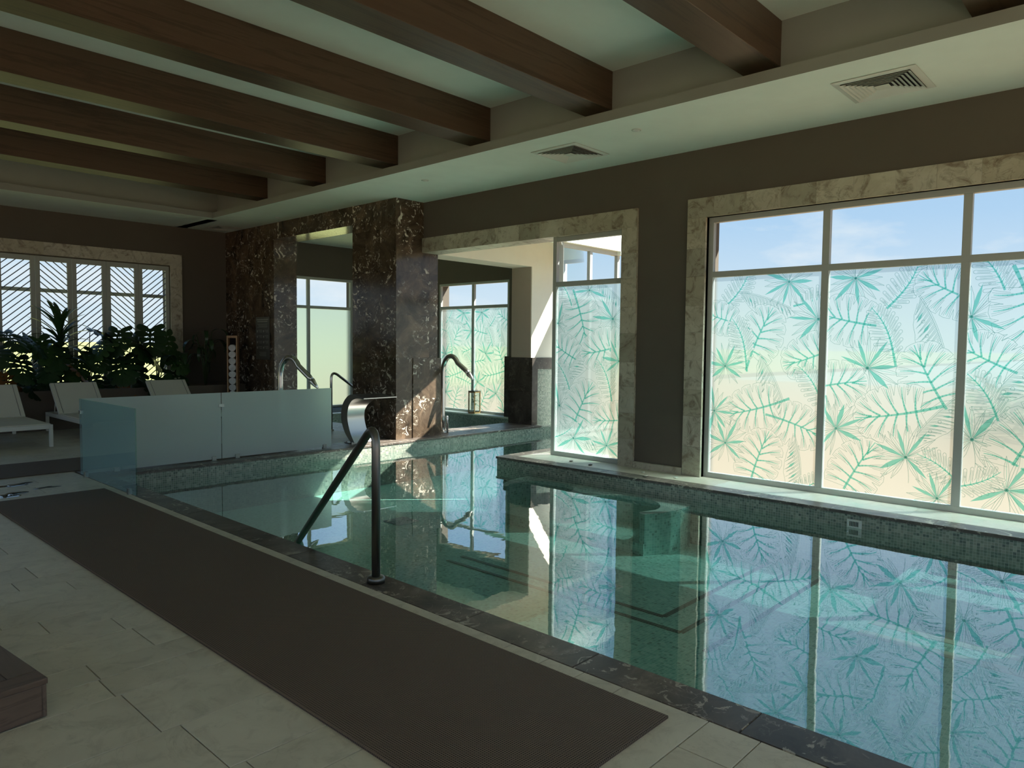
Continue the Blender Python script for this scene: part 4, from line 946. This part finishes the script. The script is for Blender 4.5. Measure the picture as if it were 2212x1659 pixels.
PM = [strap('leaf', 1.05, .17, 150, 'leaf_dark', .1, 16), strap('leaf', .9, .19, 130, 'leaf_dark', .1, 16), strap('leaf', 1.15, .15, 165, 'leaf_dark', .1, 16)]
def paddle(x, y, label, n, seed, h, sc=1.):
    q = random.Random(seed); t = thing('paddle_leaf_plant', (x, y, .60), label, 'plant', 'drooping paddle leaf plants by the marble wall')
    for k in range(n):
        a = 2*math.pi*k/n+q.uniform(-.25, .25); hh = h*q.uniform(.62, 1.); e = Vector((.16*math.cos(a), .12*math.sin(a), hh))
        b = MB(); b.tube([(x, y, .58), (x+e.x*.35, y+e.y*.35, .6+hh*.55), (x+e.x, y+e.y, .6+hh)], [.014, .011, .008], 6); b.build('stem', 'stem_green', t)
        yaw = a-math.pi/2
        if math.sin(a) > .2: yaw = q.uniform(-1, 1)+math.pi if q.random() < .5 else yaw
        place(PM[k % 3], t, e, yaw, R(q.uniform(25, 55)), 0, sc*q.uniform(.7, .95)*(.55 if math.sin(a) > .3 else 1))
paddle(5.86, 13.98, 'dark drooping broad leaf plant beside the stone jamb', 10, 4, .78, .7)
paddle(6.30, 13.98, 'tallest drooping broad leaf plant in the corner next to the towel rack', 13, 9, 1.12, .62)

# ------------------------------------------------------------------ towel rack, sign
t = thing('towel_rack', (6.63, 13.50, 0), 'narrow upright wooden rack full of rolled towels by the dark marble wall', 'rack')
b = MB(); rx0, rx1, ry0, ry1 = 6.535, 6.725, 13.39, 13.61; t.rotation_euler = (0, 0, R(-36))
b.box(rx0, rx0+.022, ry0, ry1, 0, 1.62).box(rx1-.022, rx1, ry0, ry1, 0, 1.62); b.build('side_board', 'rack_wood', t, bevel=.002)
MB().box(rx0+.022, rx1-.022, ry0, ry1, 1.575, 1.62).build('top_board', 'rack_wood', t); MB().box(rx0+.022, rx1-.022, ry0, ry1, 0, .04).build('bottom_board', 'rack_wood', t)
MB().box(rx0+.022, rx1-.022, ry1-.012, ry1, .04, 1.575).build('back_board', 'vent_dark', t)
def towel(me_cache={}):
    if 'm' not in me_cache:
        b = MB(); n = 20; r = .0675
        for (ya_, yb_, ra, rb) in ((0, .015, .055, r), (.015, .20, r, r), (.20, .212, r, .055)):
            vs = [(rr*(1+.03*math.sin(3*2*math.pi*k/n))*math.cos(2*math.pi*k/n), yy_, rr*.96*math.sin(2*math.pi*k/n)+r) for yy_, rr in ((ya_, ra), (yb_, rb)) for k in range(n)]
            b.add(vs, [(k, (k+1) % n, n+(k+1) % n, n+k) for k in range(n)], 0, True)
        sp = [(.004+.0088*a/(2*math.pi)) for a in [2*math.pi*6*k/90 for k in range(91)]]
        vs = []
        for k in range(91):
            a = 2*math.pi*6*k/90; 
            for dr, yy_ in ((0, .002), (.0045, -.004), (.0075, .002)): vs.append(((sp[k]+dr)*math.cos(a), yy_, (sp[k]+dr)*.96*math.sin(a)+r))
        b.add(vs, [(k*3+c, k*3+c+1, k*3+c+4, k*3+c+3) for k in range(90) for c in range(2)], 0, True)
        b.add([(0, .21, r)]+[(.055*math.cos(2*math.pi*k/n), .212, .053*math.sin(2*math.pi*k/n)+r) for k in range(n)], [(0, 1+(k+1) % n, 1+k) for k in range(n)], 0)
        me_cache['m'] = b.mesh('rolled_towel', 'towel')
    return me_cache['m']
ordn = ['first', 'second', 'third', 'fourth', 'fifth', 'sixth', 'seventh', 'eighth', 'ninth', 'tenth', 'eleventh']
for k in range(11):
    o = bpy.data.objects.new('rolled_towel', towel()); COL.objects.link(o); o.location = (6.63+.115*math.sin(R(-36)), 13.50-.115*math.cos(R(-36)), .041+.1275*k); o.rotation_euler = (0, 0, R(-36+rnd.uniform(-1, 1)))
    tag(o, '%s rolled white towel from the top of the wooden rack' % ordn[10-k], 'towel', 'rolled towels in the rack')
t = thing('information_board', (7.0, 13.03, 1.165), 'dim grey information board with rows of print on the dark marble wall', 'sign')
MB().box(6.995, 7.009, 12.77, 13.295, 1.165, 1.985).build('board', 'sign_board', t, bevel=.002)
b = MB()
def line(y0, y1, z, h): b.box(6.9935, 6.9952, y0, y1, z, z+h)
line(12.81, 13.26, 1.925, .018); line(12.84, 13.23, 1.888, .018)
for k in range(4): line(12.84+.02*(k % 2), 13.23-.03*(k % 3), 1.845-.02*k, .006)
for r_ in range(4):
    for c in range(2):
        for k in range(3): line(12.81+.24*c, 12.81+.24*c+.14-.02*k, 1.73-.105*r_-.02*k, .006)
        b.box(6.9935, 6.9952, 12.81+.24*c+.16, 12.81+.24*c+.20, 1.69-.105*r_, 1.73-.105*r_)
for k in range(4): line(12.9, 13.16-.02*(k % 2), 1.30-.022*k, .007)
b.build('print', 'sign_ink', t)

# ------------------------------------------------------------------ wooden platform at lower left
ca, sa = math.cos(R(6)), math.sin(R(6))
def rp(u, v): return (.813+(-u)*ca-v*sa, 3.255+(-u)*sa+v*ca)
t = thing('wooden_platform', (.3, 3.9, 0), 'low dark wooden platform at the lower left corner', 'platform')
def pb(u0, u1, v0, v1, z0, z1, name, bev=.003): MB().prism([rp(u1, v0), rp(u0, v0), rp(u0, v1), rp(u1, v1)], z0, z1).build(name, 'box_wood_front' if u1-u0 > v1-v0 else 'box_wood', t, bevel=bev)
pb(.012, 1.388, 0, .022, .004, .135, 'side_board'); pb(0, .022, .0, 1.6, .004, .135, 'side_board'); pb(.022, 1.39, 1.58, 1.6, .004, .135, 'side_board'); pb(1.38, 1.4, 0, 1.6, .004, .135, 'side_board')
pb(-.004, 1.404, -.004, .10, .136, .160, 'top_board'); 
pb(-.004, .10, .102, 1.604, .136, .160, 'top_board')
for k in range(9): pb(.102+.144*k, .244+.144*k, .102, 1.604, .136, .1595, 'top_board')

# ------------------------------------------------------------------ lantern with sprig
lx, ly = 10.975, 11.25
t = thing('lantern', (lx, ly, 0), 'wood framed glass lantern holding green sprigs on the ledge before the leaf window', 'lantern')
h, k = .095, .02
ang = R(20)
b = MB()
for sx in (-1, 1):
    for sy in (-1, 1): b.box(lx+sx*h-(k if sx > 0 else 0), lx+sx*h+(0 if sx > 0 else k), ly+sy*h-(k if sy > 0 else 0), ly+sy*h+(0 if sy > 0 else k), .012, .47)
for z in (.002, .45):
    b.box(lx-h, lx+h, ly-h, ly-h+k, z, z+.03).box(lx-h, lx+h, ly+h-k, ly+h, z, z+.03).box(lx-h, lx-h+k, ly-h+k, ly+h-k, z, z+.03).box(lx+h-k, lx+h, ly-h+k, ly+h-k, z, z+.03)
b.box(lx-h+k, lx+h-k, ly-h+k, ly+h-k, .004, .016); b.build('frame', 'lantern_wood', t)
MB().box(lx-h-.003, lx+h+.003, ly-h-.003, ly+h+.003, .481, .491).build('lid', 'black_metal', t)
lid_ = [c for c in bpy.data.objects if c.parent == t and c.name.startswith('lid')][0]
for (a0, a1, c0, c1) in ((lx-h+k, lx+h-k, ly-h+.008, ly-h+.011), (lx-h+k, lx+h-k, ly+h-.011, ly+h-.008), (lx-h+.008, lx-h+.011, ly-h+k, ly+h-k), (lx+h-.011, lx+h-.008, ly-h+k, ly+h-k)):
    MB().box(a0, a1, c0, c1, .032, .45).build('glass_panel', 'clear_glass', t)
for sx in (-.06, .06): MB().tube([(lx+sx, ly-.02, .49), (lx+sx, ly-.02, .515), (lx+sx, ly, .53), (lx+sx, ly+.02, .515), (lx+sx, ly+.02, .49)], .004, 6).build('handle', 'black_metal', lid_)
t = thing('leafy_sprig', (lx, ly, .017), 'green leafy sprigs standing inside the wooden lantern', 'sprig')
b = MB(); q = random.Random(2)
for s in range(5):
    ax_, ay_ = q.uniform(-.04, .04), q.uniform(-.04, .04); b.tube([(lx, ly, .02), (lx+ax_*.5, ly+ay_*.5, .2), (lx+ax_, ly+ay_, .38)], .0025, 5)
b.build('stem', 'stem_green', t)
lf = strap('leaf', .07, .034, 50, 'sprig_green', .2, 4)
for s in range(26): place(lf, t, (q.uniform(-.04, .04), q.uniform(-.04, .04), q.uniform(.14, .38)), q.uniform(0, 6.28), R(q.uniform(-20, 50)), 0, q.uniform(.6, 1.0))

# ------------------------------------------------------------------ pool fittings and small things
t = thing('overflow_grille', (6.965, 2.135, -.165), 'small white slotted overflow grille in the tiled pool wall below the wide window', 'grille')
gy0, gy1 = 2.07, 2.20
MB().box(6.958, 6.970, gy0, gy1, -.15, -.072).build('plate', 'white_plastic', t, bevel=.003)
for i in range(6): MB().box(6.955, 6.9585, gy0+.030+i*.0135, gy0+.037+i*.0135, -.134, -.090).build('slot', 'vent_dark', t)
for y in (gy0+.012, gy1-.012): MB().tube([(6.9585, y, -.111), (6.955, y, -.111)], .005, 8).build('screw', 'steel', t)
def drain(x, y, label, s=.15):
    t = thing('floor_drain', (x, y, ZF), label, 'drain', 'square drains in the pool floor')
    for k, r in enumerate((s, s*.78, s*.55, s*.32)):
        b = MB(); e = .007
        for q in ((x-r, x+r, y-r, y-r+e), (x-r, x+r, y+r-e, y+r), (x-r, x-r+e, y-r+e, y+r-e), (x+r-e, x+r, y-r+e, y+r-e)): b.box(*q, ZF, ZF+.010)
        b.build('rim' if k == 0 else 'bar', 'white_plastic', t)
    b = MB(); b.box(x-s, x+s, y-.006, y+.006, ZF, ZF+.008).box(x-.006, x+.006, y-s, y-.006, ZF, ZF+.008).box(x-.006, x+.006, y+.006, y+s, ZF, ZF+.008); b.build('cross_bar', 'white_plastic', t)
drain(5.12, 3.66, 'pale square drain grille on the pool floor before the narrow leaf window'); drain(5.38, 6.75, 'pale square drain grille on the pool floor before the marble column')
def stone_(x, y, z, r, mat, label):
    b = MB(); q = random.Random(int(x*1000+y*100)); n = 10
    prof = [(.25, .0), (.8, .12), (1., .3), (.75, .5), (.3, .6)]
    vs = [(x+r*rr*math.cos(2*math.pi*k/n)*(1.25+.2*math.sin(k)), y+r*rr*math.sin(2*math.pi*k/n)*(.85+.1*math.cos(2*k)), z+r*zz) for rr, zz in prof for k in range(n)]
    b.add(vs, [(i*n+k, i*n+(k+1) % n, (i+1)*n+(k+1) % n, (i+1)*n+k) for i in range(4) for k in range(n)], 0, True).add([vs[k] for k in range(n)], [tuple(range(n))[::-1]]).add([vs[4*n+k] for k in range(n)], [tuple(range(n))])
    tag(b.build('pebble', mat), label, 'pebble', 'pebbles on the window ledge')
stone_(7.33, 5.72, .001, .026, 'dark_pebble', 'small dark pebble on the pale sill at the middle of the narrow leaf window')
stone_(7.27, 5.37, .001, .028, 'dark_pebble', 'small dark pebble on the pale sill near the jamb of the narrow leaf window')
stone_(7.30, 4.62, .001, .026, 'pebble', 'white pebble on the sill below the dark wall pier')
stone_(7.10, 4.46, .0, .034, 'dark_pebble', 'flat dark pebble on the coping below the dark wall pier')
stone_(7.26, 4.16, .001, .028, 'pebble', 'white pebble on the sill near the jamb of the wide window')
def puddle(x, y, sx, sy, seed, label):
    q = random.Random(seed); n = 40; ph = [q.uniform(0, 6.28) for _ in range(4)]
    rad = lambda a: 1+.28*math.sin(2*a+ph[0])+.2*math.sin(3*a+ph[1])+.15*math.sin(5*a+ph[2])
    rings = [(1., .0008), (.9, .0024), (.6, .0032)]
    vs = [(x+sx*rad(2*math.pi*k/n)*f*math.cos(2*math.pi*k/n), y+sy*rad(2*math.pi*k/n)*f*math.sin(2*math.pi*k/n), z) for f, z in rings for k in range(n)]+[(x, y, .0034)]
    b = MB().add(vs, [(i*n+k, i*n+(k+1) % n, (i+1)*n+(k+1) % n, (i+1)*n+k) for i in range(2) for k in range(n)]+[(2*n+k, 2*n+(k+1) % n, 3*n) for k in range(n)], 0, True)
    tag(b.build('puddle', 'puddle_water'), label, 'puddle', 'puddles on the stone floor')
puddle(1.95, 8.78, .14, .10, 1, 'puddle on the stone floor nearer the far mat'); puddle(1.80, 8.25, .13, .12, 2, 'puddle touching the far end of the long mat'); puddle(2.15, 8.42, .09, .06, 3, 'smallest puddle, between the long mat and the glass corner'); puddle(1.45, 8.62, .10, .08, 5, 'puddle at the left picture edge between the two mats')

# hedge outside
b = MB(); q = random.Random(4)
for k in range(900):
    x, y = q.uniform(18, 21), q.uniform(-9, 3.6); z = -.4+q.uniform(0, 1.3)*(.9+.15*math.sin(y*2)); s = q.uniform(.15, .3); a, c = q.uniform(0, 6.28), q.uniform(-1, 1)
    u = Vector((math.cos(a), math.sin(a), c)).normalized()*s; w_ = u.cross(Vector((0, 0, 1))).normalized()*s*.5; p = Vector((x, y, z))
    b.add([p-u, p+w_, p+u, p-w_], [(0, 1, 2, 3)])
o = b.build('hedge', 'hedge_green'); tag(o, 'blurred green hedge outside the wide leaf patterned window', 'hedge', None, 'stuff')

for o in bpy.data.objects:
    if '_o' in o.keys(): del o['_o']
